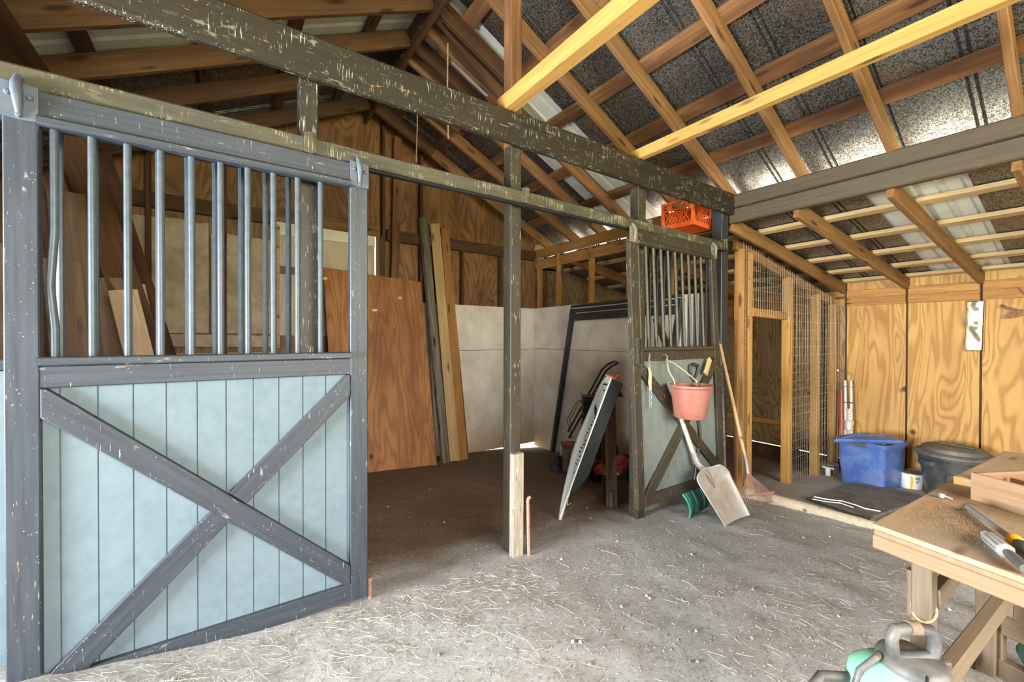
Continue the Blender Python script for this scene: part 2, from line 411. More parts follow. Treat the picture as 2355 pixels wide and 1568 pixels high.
# side wall of the lean-to: plywood sheets with open seams backed by studs
seams = [-3.5, -2.9, -2.25, -1.6, -.98, -.37, .24, .85, 1.46, 2.07, 2.7, 3.4, 4.1, 4.8, 5.5]
for i, (a, b) in enumerate(zip(seams[:-1], seams[1:])):
    mm = MB(); mm.box((XE+.008, (a+b)/2, .90), (.016, b-a-.02, 2.40))
    o = mm.build('wall_right', 'ply_gold' if b <= 2.1 else 'ply_dark', origin=(XE+.008, a, 0), R=Mx.Rotation(pi/2, 3, 'Z'), kind='structure')
    timber('wall_stud', (XE+.07, b, -.4), (XE+.07, b, 2.2), .10, .09, 'dark_wood', up=V((1, 0, 0)), kind='structure')
MB().box((XE+.13, 1.0, .88), (.02, 9.1, 2.42)).build('wall_right', 'dark_wood', origin=(XE+.13, 1, -.4), kind='structure')
# outer walls behind the camera, with the doorways the daylight comes by
mm = MB(); slab(mm, (-4.0, -.6), -3.5, (-.4, 4.3), .04); slab(mm, (3.8, 6.95), -3.5, (-.4, 4.3), .04); slab(mm, (-.6, 3.8), -3.5, (2.55, 4.3), .04)
mm.build('wall_front', 'ply_brown', kind='structure')
mm = MB(); mm.box((-4.02, -1.5, 1.2), (.04, 4.1, 3.4)); mm.box((-4.02, 1.35, 2.55), (.04, 1.7, .7)); mm.box((-4.02, 2.16, 1.2), (.04, .1, 3.4))
mm.box((-1.96, 3.9, 1.1), (.04, 3.3, 3.2)); mm.box((-2.75, 2.26, 1.0), (2.5, .04, 2.9)); mm.build('wall_left', 'ply_brown', kind='structure')

# ------------------------------------------------------------------ roof sheets
def prof(y0, y1, first, pitch=.30, rib=.022, double=True):
    """cross section of ribbed sheet: list of (y, dz)"""
    out = [(y0, 0)]; y = first
    while y < y1-.05:
        if y > y0+.03:
            ks = ((-.032, 0), (-.022, rib), (-.012, 0), (.008, 0), (.018, rib), (.028, 0)) if double else ((-.03, 0), (-.018, rib), (.018, rib), (.03, 0))
            out += [(y+a, b) for a, b in ks]
        y += pitch
    return out+[(y1, 0)]
def sheet(name, mat, y0, y1, x0, x1, zf, first, pitch=.3, lift=0, double=True, **k):
    P = prof(y0, y1, first, pitch, double=double); mb = MB(); n = len(P)
    for y, d in P: mb.v += [V((x0, y, zf(x0)+d+lift)), V((x1, y, zf(x1)+d+lift))]
    mb.f = [(2*i, 2*i+1, 2*i+3, 2*i+2) for i in range(n-1)]
    return mb.build(name, mat, solid=.0015, origin=(x0, y0, zf(x0)), **k)
zs = lambda x: zr(x)+.156+.05
for i, (a, b) in enumerate([(-3.6, -1.6), (-1.6, .3), (.3, 2.14), (2.14, 3.22), (4.0, 5.65)]):
    sheet('ceiling_right', 'galvanised', a-.02, b+.02, XR, 4.62, zs, a+.26, .44, lift=.002*(i % 2), kind='structure')
for i, (a, b) in enumerate([(-3.6, -1.6), (-1.6, .3), (.3, 2.14), (2.14, 3.22), (4.0, 5.65)]):
    sheet('ceiling_left', 'galvanised', a-.02, b+.02, XR, -2.4, zs, a+.26, .44, lift=.002*(i % 2), kind='structure')
sheet('roof_sheet', 'white_sheet', 3.20, 4.02, XR, 4.62, zs, 3.32, .16, lift=.006, double=False, label='white ribbed metal sheet running up the right roof slope between dark galvanised sheets', cat='roof sheet')
sheet('roof_sheet', 'white_sheet', 3.20, 4.02, XR, -2.4, zs, 3.32, .16, lift=.006, double=False, label='white ribbed metal sheet on the left roof slope at the top left of the barn', cat='roof sheet')
sheet('ceiling_left', 'galvanised', -3.5, 2.3, -1.9, -4.1, lambda x: 2.46+.09*(x+1.9), -3.2, .4, kind='structure')
zls = lambda x: zl(x)+.14+.045
for i, (a, b) in enumerate([(-3.5, -.2), (-.2, .62), (.90, .98), (1.26, 5.6)]):
    if b-a > .1: sheet('ceiling_lean_to', 'galvanised', a-.02, b+.02, 4.27, 7.2, zls, a+.2, .38, lift=.002*(i % 2), kind='structure')
sheet('roof_sheet', 'white_sheet', .58, 1.30, 4.27, 7.2, zls, .66, .14, lift=.007, double=False, label='white ribbed sheet in the low lean-to roof above the plywood wall', cat='roof sheet')

# ------------------------------------------------------------------ roof timbers
ORD = ['first', 'second', 'third', 'fourth', 'fifth', 'sixth', 'seventh', 'eighth', 'ninth', 'tenth']
ry = [5.2, 4.62, 4.08, 3.61, 2.86, 2.28, 1.63, 1.0, .38]
for i, y in enumerate(ry):
    A = V((4.62, y, zr(4.62)+.075)); B = V((XR+.005, y, zr(XR)+.075))
    timber('rafter', A, B, .045, .14, 'rafter_wood', ch=.005, bow=.012, group='rafters of the right roof slope', cat='rafter',
           label='%s brown rafter on the right roof slope counted from the gable wall' % ORD[i])
ly = [5.2, 4.43, 3.87, 3.33, 2.72]  # shade put into the colour: left rafters in darker wood than the right
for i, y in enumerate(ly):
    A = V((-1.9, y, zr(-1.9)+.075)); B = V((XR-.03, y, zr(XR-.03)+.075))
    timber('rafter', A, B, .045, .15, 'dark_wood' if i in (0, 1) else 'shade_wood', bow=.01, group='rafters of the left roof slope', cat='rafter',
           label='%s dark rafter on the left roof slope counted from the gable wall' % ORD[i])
timber('ridge_board', (XR, -1.5, zr(XR)+.05), (XR, 5.45, zr(XR)+.05), .035, .26, 'dark_wood', label='dark ridge board along the peak of the roof', cat='ridge board')
wsl = V((-SL, 0, 1)).normalized()
for i, x in enumerate([3.95, 3.42, 2.90, 2.37, 1.80]):
    n_ = V((SL, 0, 1)).normalized()
    timber('purlin', (x, -1.2, zr(x)+.156+.02), (x, 5.45, zr(x)+.156+.02), .135, .038, 'purlin_wood', up=n_, group='purlins of the right roof slope', cat='purlin',
           label='%s stained purlin above the right-slope rafters counted up from the eave beam' % ORD[i])
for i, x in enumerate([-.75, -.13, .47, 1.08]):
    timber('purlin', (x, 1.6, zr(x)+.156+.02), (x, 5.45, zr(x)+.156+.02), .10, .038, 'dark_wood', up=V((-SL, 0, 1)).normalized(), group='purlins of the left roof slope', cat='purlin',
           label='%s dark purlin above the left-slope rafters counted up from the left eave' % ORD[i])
for i, y in enumerate(ly[:4]):
    timber('rafter_stub', (XR+.03, y, zr(XR+.03)+.075), (2.3, y, zr(2.3)+.075), .045, .15, 'dark_wood', group='rafter stubs at the peak', cat='rafter',
           label='%s short rafter piece right of the roof peak counted from the gable wall' % ORD[i])
# lighter scab boards beside the ridge
timber('scab_board', (1.62, 3.42, zr(1.62)+.09), (2.55, 3.44, zr(2.55)-.10), .04, .14, 'shade_wood', label='short brown scab board nailed beside a rafter right of the roof peak', cat='board')
timber('nailer', (XR+.10, 2.3, zr(XR)+.13), (XR+.10, 5.2, zr(XR)+.13), .09, .03, 'pale_wood', up=n_, label='pale nailing strip under the roof peak beside the ridge board', cat='board')
timber('plate_beam', (-.92, 2.3, 2.84), (-.92, 5.45, 2.84), .09, .2, 'dark_wood', label='brown plate beam under the left rafters at the top left corner', cat='beam')
# big cross beams, track, tie joists
timber('cross_beam', (-1.3, 2.222, 2.678), (1.60, 2.222, 2.668), .045, .205, 'black_drip', ch=.012, label='black cross beam with white drips left of the centre post', cat='beam')
timber('cross_beam', (1.602, 2.220, 2.672), (4.225, 2.220, 2.672), .05, .215, 'black_drip', ch=.012, label='black cross beam right of the centre post up to the corner of the double beam', cat='beam')
timber('tie_joist', (1.508, 2.30, 2.825), (1.508, -1.6, 2.825), .085, .10, 'gold_wood', ch=.004, label='yellow tie joist running overhead from the centre post', cat='joist')
timber('tie_joist', (2.80, 2.30, 2.82), (2.80, -1.6, 2.82), .06, .085, 'gold_wood', ch=.004, label='long yellow tie joist overhead between the centre post and the grey double beam', cat='joist')
bm = empty('double_beam', (XB+.04, .8, 2.49), 'grey double beam of two stacked planks along the right eave', 'beam')
timber('plank', (XB+.04, 2.25, 2.705), (XB+.04, -1.6, 2.705), .08, .13, 'grey_beam', bm, ch=.01)
timber('plank', (XB+.045, 2.25, 2.56), (XB+.045, -1.6, 2.56), .075, .145, 'grey_beam', bm, ch=.01)
timber('filler', (XB+.05, 2.24, 2.635), (XB+.05, -1.6, 2.635), .06, .03, 'mark_black', bm)
# stall side plate
timber('wall_plate', (XB+.045, 2.27, 2.70), (XB+.045, 5.48, 2.70), .09, .13, 'stud_wood', ch=.006, label='brown wall plate carrying the rafter feet behind the orange crate', cat='beam')
timber('header_board', (XB+.045, 2.35, 2.52), (XB+.045, 5.48, 2.52), .05, .15, 'stud_wood', label='brown header board below the wall plate over the open studs', cat='board')
for i, (y, t) in enumerate([(5.40, .04), (4.92, .04), (4.22, .04), (3.55, .04), (2.95, .04)]):
    timber('wall_stud', (XB+.045, y, 1.75), (XB+.045, y, 2.64), .09, t, 'stud_wood', up=V((0, 1, 0)), group='studs above the white stall wall', cat='stud',
           label='%s brown stud above the white stall wall counted from the back corner' % ORD[i])

# ------------------------------------------------------------------ posts and track
def post(name, x0, x1, y0, y1, z0, z1, mat, **k):
    return timber(name, ((x0+x1)/2, (y0+y1)/2, z0), ((x0+x1)/2, (y0+y1)/2, z1), x1-x0, y1-y0, mat, up=V((0, 1, 0)), ch=.006, **k)
g0 = fz(1.6, 2.3)
post('centre_post', 1.540, 1.625, 2.25, 2.34, g0-.12, 2.58, 'old_door_paint', label='painted black centre post standing in the dirt between the two openings', cat='post')
post('king_post', 1.545, 1.635, 2.26, 2.35, 2.58, zr(1.6)+.02, 'purlin_wood', label='unpainted brown king post rising from the cross beam to the roof peak', cat='post')
post('stall_post', .30, .385, 2.25, 2.34, -.1, 2.58, 'black_drip', label='dark post seen through the bars of the big left door', cat='post')
post('stall_post', 2.83, 2.93, 2.26, 2.35, -.3, 2.58, 'old_door_paint', label='dark post behind the bars at the left of the smaller right door', cat='post')
post('corner_post', 4.10, 4.225, 2.25, 2.36, -.4, 2.62, 'black_paint', label='black corner post right of the smaller stall door under the beam corner', cat='post')
b0 = fz(1.57, 2.2)
timber('post_block', (1.565, 2.215, b0-.05), (1.573, 2.222, .565), .085, .045, 'worn_block', up=V((0, 1, 0)), label='short worn timber block nailed to the foot of the centre post', cat='block')
tr = empty('door_track', (1.6, 2.2, 2.18), 'dirty box track across the front of both stalls carrying the sliding doors', 'track')
timber('rail', (-1.2, 2.20, 2.228), (1.60, 2.20, 2.228), .06, .078, 'track_paint', tr, ch=.008)
timber('rail', (1.61, 2.20, 2.228), (4.07, 2.20, 2.222), .06, .078, 'track_paint', tr, ch=.008)
timber('slot', (-1.2, 2.20, 2.183), (4.06, 2.20, 2.180), .034, .014, 'mark_black', tr)
for x in (.335, 1.60, 2.86, 4.02):
    mb = MB(); mb.box((x, 2.166, 2.235), (.055, .008, .09)); mb.box((x, 2.160, 2.235), (.026, .02, .10)); mb.box((x, 2.20, 2.276), (.05, .09, .012))
    mb.build('track_bracket', 'track_paint', tr, bev=.003)

# ------------------------------------------------------------------ stall doors
def stall_door(name, Md, w, paintm, panelm, barm, brk, label, gap=0):
    T = lambda x, y, z: Md @ V((x, y, z))
    rt = bpy.data.objects.new(name, None); rt.empty_display_size = .1; link(rt, None, Md); tag(rt, label, 'stall door')
    U = Md.to_3x3() @ V((0, 1, 0)); R3 = Md.to_3x3()
    tm = lambda n, a, b, ww, hh, mt=paintm, **k: timber(n, T(*a), T(*b), ww, hh, mt, rt, up=U, **k)
    sw = .085; t = .045; y = t/2
    tm('stile', (sw/2, y, .0), (sw/2, y, 2.10), sw, t); tm('stile', (w-sw/2, y, .0), (w-sw/2, y, 2.10), sw, t)
    tm('top_rail', (sw, y, 2.142), (w-sw, y, 2.142), .088, t-.004)
    tm('moulding', (sw, y-.012, 2.079), (w-sw, y-.012, 2.079), .032, t+.02, ch=.012)
    tm('ledge', (sw, y-.012, 1.232), (w-sw, y-.012, 1.232), .030, t+.03, ch=.004)
    tm('middle_rail', (sw, y, 1.176), (w-sw, y, 1.176), .080, t-.004)
    tm('bottom_rail', (sw, y, .045), (w-sw, y, .045), .085, t-.004)
    # grooved panel, real grooves every 10 cm
    P = []; x = .012; gl = []
    xs = [sw-.02]
    mb = MB(); prof_ = [(sw-.02, .030)]
    q = .128
    while q < w-sw:
        prof_ += [(q-.004, .030), (q-.002, .036), (q+.002, .036), (q+.004, .030)]; q += .1
    prof_ += [(w-sw+.02, .030)]
    for (a, b) in prof_: mb.v += [T(a, b, .03), T(a, b, 1.17)]
    mb.f = [(2*i, 2*i+2, 2*i+3, 2*i+1) for i in range(len(prof_)-1)]
    o = mb.build('panel', panelm, rt, solid=.006)
    # braces: one long diagonal, the other in two lengths
    a = V((sw, 0, 1.10)); b = V((w-sw, 0, .13)); d = (b-a).normalized(); nrm = V((-d.z, 0, d.x)); bw = .085
    def brace(p, q): tm('brace', (p.x, .008, p.z), (q.x, .008, q.z), bw, .03)
    def clip(poly, x0, x1, z0, z1):
        def half(pl, f):
            out = []
            for i in range(len(pl)):
                A, B = pl[i], pl[(i+1) % len(pl)]; fa, fb = f(A), f(B)
                if fa >= 0: out.append(A)
                if fa*fb < 0: out.append(A+(B-A)*(fa/(fa-fb)))
            return out
        for f in (lambda p: p.x-x0, lambda p: x1-p.x, lambda p: p.z-z0, lambda p: z1-p.z): poly = half(poly, f)
        return poly
    def diag(p, q, x0, x1, z0, z1, e0=.3, e1=.3):
        d = (q-p).normalized(); nn = V((-d.z, 0, d.x))*bw/2; p2 = p-d*e0; q2 = q+d*e1
        pl = clip([p2+nn, p2-nn, q2-nn, q2+nn], x0, x1, z0, z1)
        mb = MB(); mb.prism([T(v.x, -.002, v.z) for v in pl], U*.032)
        c = (p+q)/2; ang = math.atan2(d.z, d.x)
        mb.build('brace', paintm, rt, origin=T(c.x, 0, c.z), R=R3 @ Mx.Rotation(-ang, 3, 'Y'), bev=.003)
    diag(V((sw, 0, 1.09)), V((w-sw, 0, .125)), sw+.001, w-sw-.001, .09, 1.134)
    p = V((sw, 0, .03)); q = V((w-sw, 0, 1.09)); dd = (q-p).normalized(); e_ = a-p; dn = (b-a); mid = p+dd*((e_.x*dn.z-e_.z*dn.x)/(dd.x*dn.z-dd.z*dn.x)); g = .0435
    diag(p, mid-dd*g, sw+.001, w-sw-.001, .004, 1.134, e1=0); diag(mid+dd*g, q, sw+.001, w-sw-.001, .09, 1.134, e0=0)
    # extend the two half braces into the corners
    n_b = 10
    for i in range(n_b):
        xx = .118+.0985*i
        mb = MB(); bend = [T(xx, y, 1.245), T(xx, y, 1.35), T(xx-(.012 if (i == 0 and w < 1.23 and gap == 0) else 0), y, 1.5), T(xx, y, 1.7), T(xx, y, 2.07)]
        mb.tube(bend, .0125, 10).build('bar', barm, rt, smooth=True)
    for cx in (sw/2, w-sw/2):
        mb = MB(); z0, z1 = 2.068, 2.195; hw = sw/2+.003
        pl = [T(cx-hw, -.001, z0+.006), T(cx, -.001, z0), T(cx+hw, -.001, z0+.002), T(cx+hw, -.001, z1-.006), T(cx-hw, -.001, z1)]
        mb.prism(pl[::-1], U*-.008)
        h = mb.build('hanger', brk, rt, bev=.002)
        vb = MB(); vb.tube([T(cx, -.012, z0+.018), T(cx, -.020, z0+.05), T(cx-.002, -.026, z0+.09), T(cx-.004, -.020, z1-.008), T(cx-.004, .004, z1+.022)], [.008, .012, .015, .014, .012], 12)
        vb.build('roller_arm', brk, h, smooth=True)
        for bx, bz in ((-.026, .085), (.026, .078), (0, .014)):
            MB().lathe([(0, .012), (.006, .011), (.009, .007), (.010, 0)], T(cx+bx, -.008, z0+bz), -U, 12).build('bolt', brk, h, smooth=True)
    return rt, T, U
M1 = Mx.Translation(V((-.624, 2.158, 0)))
d1, T1, U1 = stall_door('stall_door', M1, 1.222, 'door_paint', 'blue_panel', 'bar_paint', 'bracket_paint',
    'big grey and blue sliding stall door at the left with an X brace')
M2 = Mx.Translation(V((2.597, 2.160, 2.19))) @ Mx.Rotation(math.radians(-2.6), 4, 'X') @ Mx.Translation(V((0, 0, -2.19)))
d2, T2, U2 = stall_door('stall_door', M2, 1.235, 'old_door_paint', 'green_panel', 'old_bar_paint', 'old_bracket_paint',
    'smaller dark stall door further right with a bucket hung on it', gap=1)
timber('latch', T2(.02, -.02, 1.12), T2(.02, -.02, 1.32), .034, .04, 'old_door_paint', d2, up=U2)
timber('latch', T2(.062, -.02, 1.10), T2(.062, -.02, 1.31), .030, .036, 'old_door_paint', d2, up=U2)
# fixed grilles behind the doors
def stall_front(x0, x1, first, barm, pm, panelm, label, zb=-.15):
    rt = empty('grille_partition', ((x0+x1)/2, 2.36, zb), label, 'grille partition')
    timber('top_rail', (x0, 2.37, 2.165), (x1, 2.37, 2.165), .045, .08, pm, rt)
    timber('ledge', (x0, 2.36, 1.215), (x1, 2.36, 1.215), .07, .04, pm, rt)
    mb = MB(); mb.box(((x0+x1)/2, 2.375, (1.19+zb)/2), (x1-x0, .02, 1.19-zb)); mb.build('panel', panelm, rt)
    x = first; 
    while x < x1-.03:
        if x > x0+.03: MB().tube([(x, 2.37, 1.23), (x, 2.37, 2.13)], .0125, 8).build('bar', barm, rt, smooth=True)
        x += .1
stall_front(-1.0, .30, -.935, 'bar_paint', 'door_paint', 'blue_panel', 'fixed blue panel and bars behind the big left door')
stall_front(2.93, 4.10, 3.03, 'black_paint', 'black_paint', 'green_panel', 'fixed dark grille behind the smaller right door', -.35)
# ------------------------------------------------------------------ inside the stalls
MB().box((3.225, YG-.014, .36), (2.02, .018, 1.535)).build('wall_back', 'whitewash', kind='structure')
MB().box((3.225, YG-.014, 1.468), (2.02, .02, .668)).build('wall_back', 'whitewash', kind='structure')
MB().box((XB-.002, 3.93, .34), (.02, 3.08, 1.60)).build('wall_stall', 'whitewash', kind='structure')
MB().box((XB-.002, 3.93, 1.476), (.02, 3.08, .66)).build('wall_stall', 'whitewash', kind='structure')
timber('girt', (-.98, 5.455, 2.68), (.44, 5.455, 2.68), .06, .15, 'dark_wood', label='brown girt across the gable wall behind the left door bars', cat='girt')
timber('girt', (.47, 5.455, 2.72), (1.66, 5.455, 2.70), .07, .15, 'purlin_wood', label='brown header over the boarded window in the gable wall', cat='girt')
timber('girt', (1.75, 5.455, 2.665), (4.2, 5.455, 2.66), .05, .15, 'dark_wood', label='brown girt across the gable wall above the leaning lumber', cat='girt')
for i, (x, zt) in enumerate([(-.62, None), (.0, None), (1.70, None), (2.22, None), (2.86, 2.59), (3.52, 2.59)]):
    z1 = zt or zr(x)+.1
    timber('wall_stud', (x, 5.44, 1.8 if x > 2.0 else -.3), (x, 5.44, z1), .04, .085, 'dark_wood', up=V((0, 1, 0)), group='studs of the gable wall', cat='stud', label='%s brown stud of the gable wall counted from the left' % ORD[i])
timber('wall_stud', (1.82, 5.40, 1.0), (1.88, 5.40, zr(1.8)), .10, .05, 'purlin_wood', up=V((0, 1, 0)), label='wide weathered stud left of the leaning grey post', cat='stud')
# boarded window
w = MB(); w.box((1.045, 5.50, 1.95), (1.125, .02, 1.22)); w.build('window_1', 'ply_tan', kind='structure')
MB().box((1.045, 5.475, 2.572), (1.12, .03, .145)).build('window_1', 'whitewash', kind='structure')
timber('window_slat', (.50, 5.46, 2.10), (.96, 5.46, 2.08), .02, .085, 'old_board', label='small slat nailed across the boarded window', cat='slat')
MB().box((.50, 5.44, 1.9), (.035, .05, 1.4)).build('window_1', 'pale_wood', kind='structure')
# tan painted panels behind the bars
for (x0, x1, z1, lb) in ((-.80, -.14, 2.53, 'tan painted panel behind the big left door bars, nearer the lumber pile'), (-.12, .46, 2.42, 'tan painted panel behind the big left door bars, next to the boarded window')):
    mb = MB(); n = 8; tp = [V((x0+(x1-x0)*i/n, 5.48, z1+random.uniform(-.02, .02))) for i in range(n+1)]
    mb.prism([V((x0, 5.48, 1.36)), V((x1, 5.48, 1.36))]+tp[::-1], V((0, -.015, 0))); mb.build('wall_panel', 'tan_wash', label=lb, cat='panel')
timber('kick_rail', (-.80, 5.45, 1.29), (.46, 5.45, 1.27), .03, .13, 'tan_wash', label='tan rail below the painted panels behind the left door', cat='rail')
MB().box((-.17, 5.48, .4), (1.26, .015, 1.5)).build('wall_board', 'tan_wash', label='tan lower wall panel hidden behind the big left door', cat='panel')
# plywood sheet leaning on the gable
A, B, C_, D = V((1.02, 4.93, fz(1.02, 4.93)-.01)), V((2.245, 4.95, fz(2.245, 4.95)-.01)), V((2.18, 5.34, 2.205)), V((.962, 5.34, 2.15))
C_ = B+(D-A)
nn = (B-A).cross(D-A).normalized()
ps = MB().prism([A, B, C_, D], -nn*.018).build('plywood_sheet', 'ply_orange', R=Mx.Rotation(-.16, 3, 'X'), origin=A, label='orange brown plywood sheet leaning against the gable wall', cat='plywood sheet')
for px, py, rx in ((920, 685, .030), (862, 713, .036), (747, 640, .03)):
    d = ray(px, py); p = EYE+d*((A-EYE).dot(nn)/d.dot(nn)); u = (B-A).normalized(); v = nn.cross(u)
    MB().prism([p+u*(rx*math.cos(t))+(v+u*.35)*(.017*math.sin(t)) for t in [2*pi*k/16 for k in range(16)]], nn*.002).build('patch', 'pale_patch', ps, label='pale oval patch')  # thin pale ovals laid on the sheet
def lean(name, top, bot, w, t, mat, face, **k):
    return timber(name, bot, top, w, t, mat, up=face, bow=.004, **k)
lean('lean_post', uY(973, 503, 5.40), uG(1024, 1062), .115, .10, 'weathered', V((.25, -1, 0)), ch=.03, label='weathered grey post leaning on the gable wall', cat='post')
lean('lumber', uY(1021, 527, 5.42), uG(1064, 1056), .15, .05, 'stud_wood', V((.3, -1, .05)), label='brown plank leaning right of the grey post with a squared top', cat='plank')
lean('lumber', uY(1000, 515, 5.43), uG(1046, 1058), .13, .04, 'handle_wood', V((-.5, -1, .05)), label='brown plank leaning just right of the grey post, knot near its top', cat='plank')
lean('lumber', uY(1043, 720, 5.45), uG(1073, 1052), .07, .03, 'purlin_wood', V((.3, -1, .05)), label='short dark plank behind the leaning brown planks', cat='plank')
# lumber heaped in the left stall behind the bars
def stallp(t, tY, b, bY, w, th, mat, face, lb):
    T = uY(t[0], t[1], tY); B = uY(b[0], b[1], bY); d = (B-T); k = (fz(B.x, B.y)-T.z)/d.z; B = T+d*k
    return timber('lumber', B, T, w, th, mat, up=V(face), bow=.004, group='lumber leaning in the left stall', cat='plank', label=lb)
stallp((118, 190), 3.5, (318, 760), 3.3, .17, .05, 'dark_wood', (.6, -1, .3), 'long dark plank slanting behind the left door bars')
stallp((225, 350), 4.6, (372, 800), 4.35, .15, .05, 'dark_wood', (.6, -1, .3), 'dark brown plank slanting behind the second and third bars')
stallp((150, 445), 3.3, (185, 830), 3.12, .15, .06, 'old_board', (.35, -1, 0), 'rough sawn board standing right of the first bar of the left door')
stallp((140, 600), 3.0, (160, 830), 2.94, .14, .05, 'old_board', (.5, -1, 0), 'rough sawn board low beside the left stile of the big door')
stallp((238, 640), 3.3, (270, 830), 3.24, .16, .035, 'old_board', (.3, -1, 0), 'weathered board with a slanted top behind the third bar')
stallp((282, 668), 3.15, (322, 830), 3.09, .125, .03, 'pale_wood', (.3, -1, 0), 'pale plank standing behind the third bar of the left door')
stallp((326, 655), 3.4, (362, 830), 3.32, .03, .03, 'pale_wood', (.3, -1, 0), 'thin pale stick leaning right of the pale plank')
stallp((175, 630), 3.6, (200, 830), 3.52, .06, .04, 'dark_wood', (.3, -1, 0), 'narrow dark stick among the rough boards behind the left door')
stallp((-10, 560), 2.9, (25, 800), 2.86, .12, .04, 'old_board', (.5, -1, 0), 'board seen left of the big door stile')

# black gate frame leaning on the white wall
ft = uG(1270, 1040); tpx = uX(1318, 710, XB-.05)
gt = empty('gate_frame', ft, 'black gate frame leaning on the white wall behind the mower', 'gate')
fb = V((ft.x-.12, 3.0, fz(ft.x-.12, 3.0))); tt = tpx; tb = V((XB-.05, 2.75, tpx.z+.02))
timber('stile', ft, tt, .05, .07, 'black_paint', gt, up=V((-1, 0, .2)))
timber('stile', fb, tb, .05, .07, 'black_paint', gt, up=V((-1, 0, .2)))
upv = (tt-ft).normalized()
for k, (o, h) in enumerate(((.03, .035), (-.035, .05), (-.13, .10))):
    timber('top_rail', tt+upv*o+V((-.03, 0, 0)), tb+upv*o+V((-.03, 0, 0)), .05, h, 'black_paint', gt, up=upv)
for (a_, b_) in (((1536, 585), (1507, 742)), ((1506, 732), (1540, 822))):
    timber('brace', uX(*a_, XB-.12), uX(*b_, XB-.12), .03, .05, 'black_paint', gt, up=V((0, 1, 0)))

# sled: long pale hull standing on its nose against the door edge
tip = uG(1290, 1196); top = uY(1412, 866, 2.40)
ax = (top-tip).normalized(); Ls = (top-tip).length
wv = V((.52, .85, 0)); wv = (wv-ax*wv.dot(ax)).normalized(); nv = ax.cross(wv).normalized()
if nv.x > 0: nv = -nv
sl = empty('sled', tip, 'long pale plastic sled leaning against the smaller stall door with dark markings', 'sled')
def half(t): return .155*min(1, (t/.42)**.75)*(1-.30*max(0, (t-.55)/.45))*(1 if t < .9 else math.sqrt(max(0, 1-((t-.9)/.1)**2)*.75+.25))
def sp(t, s, d=0): return tip+ax*(Ls*t)+wv*(half(t)*(s+1))+nv*(.02*(abs(s)**4)-d)
m = MB(); m.grid(lambda u, v: sp(u*.999+.001, v*2-1), 40, 12); m.build('deck', 'pale_plastic', sl, smooth=True, solid=.012, origin=tip)
m = MB(); m.grid(lambda u, v: (lambda t, s: sp(t, max(-1, min(1, s*1.35)), (.095*min(1, t*5-.6))*min(1, max(0, (1.0-abs(s))*5))+.012))(.19+u*.79, v*2-1), 36, 16)
m.build('hull', 'mark_black', sl, smooth=True, origin=tip)
random.seed(3)
for t in [.30+.028*i for i in range(22)]:
    if random.random() < .22: continue
    a = random.uniform(.35, .75); b = a+random.uniform(.12, .4)
    q_ = random.uniform(.006, .012); mk = MB(); mk.grid(lambda u, v: sp(t+v*q_, -(a+(b-a)*u)*.9+.4)+nv*.009, 3, 1); mk.build('marking', 'mark_black', sl)
m = MB(); m.grid(lambda u, v: sp(.70+v*.03+u*.06, -.5+u*.9)+nv*.010, 6, 1); m.build('stripe', 'mark_black', sl); m = MB(); m.grid(lambda u, v: sp(.93+v*.012, -.8+u*1.4)+nv*.012, 6, 1); m.build('stripe', 'mark_black', sl, origin=tip)
m = MB(); m.tube([tip+ax*.22+wv*.05, tip+ax*.20+wv*.0-V((.03, .01, .02)), tip+ax*.15-V((.02, .02, .01)), tip+ax*.17+V((.01, -.02, -.02))], .003, 6); m.build('cord', 'rope', sl)
m = MB(); m.tube([top+V((-.12, -.02, .02)), top+V((-.05, -.02, .005)), top+V((-.02, -.02, -.015)), top+V((.02, -.02, .012)), top+V((.05, -.02, .005))], .006, 6); m.build('red_cord', 'red_paint', sl, label='red cord')

# push mower
mwp = uG(1345, 1092); mw = empty('lawn_mower', mwp, 'red and black push lawn mower behind the sled', 'lawn mower')
fwd = V((.98, -.2, 0)).normalized(); sd2 = V((fwd.y, -fwd.x, 0))
wheelR = uG(1375, 1106); bagc = uG(1318, 1080); lat = V((cR.x, cR.y, 0)).normalized(); bck = V((cF.x, cF.y, 0)).normalized()
c = wheelR+lat*.13+bck*.18
m = MB(); m.lathe([(.30, .10), (.31, .16), (.27, .20), (.17, .215)], c, n=28, sx=1.0, sy=.85); m.build('deck', 'red_paint', mw, smooth=True)
m = MB(); m.lathe([(.14, .20), (.15, .26), (.14, .36), (.10, .40), (.0, .41)], c, n=24); m.build('engine', 'black_plastic', mw, smooth=True)
MB().box(c+V((-.03, -.2, .24)), (.20, .10, .09)).build('cover', 'red_paint', mw, bev=.02)
for la_, ba_ in ((-.13, -.18), (.26, -.24), (-.16, .28), (.28, .15)):
    o = c+lat*la_+bck*ba_+V((0, 0, .105)); 
    wl = MB().lathe([(.07, -.025), (.105, -.028), (.115, -.015), (.115, .015), (.105, .028), (.07, .025)], o, axis=sd2, n=28).build('wheel', 'black_plastic', mw, smooth=True)
    hb = MB(); hb.lathe([(0, .03), (.02, .03), (.022, -.03), (0, -.03)], o, axis=sd2, n=12)
    for k in range(5):
        a = 2*pi*k/5; dv = fwd*math.cos(a)+Z*math.sin(a); hb.bar(o, o+dv*.078, .016, .05, sd2)
    hb.build('spokes', 'silver_grip', wl)
bg_ = V((bagc.x-.05, bagc.y-.10, bagc.z+.06)); R_ = (V((.80, -.6, 0)), V((.6, .80, 0)), Z)
m = MB(); m.box(bg_+V((0, 0, .14)), (.36, .44, .27), R_); b_ = m.build('grass_bag', 'grey_plastic', mw, bev=.02)
m = MB(); m.box(bg_+V((-.02, -.02, .14))-R_[1]*.215, (.20, .02, .19), R_); m.build('bag_panel', 'grey_plastic', b_, bev=.008)
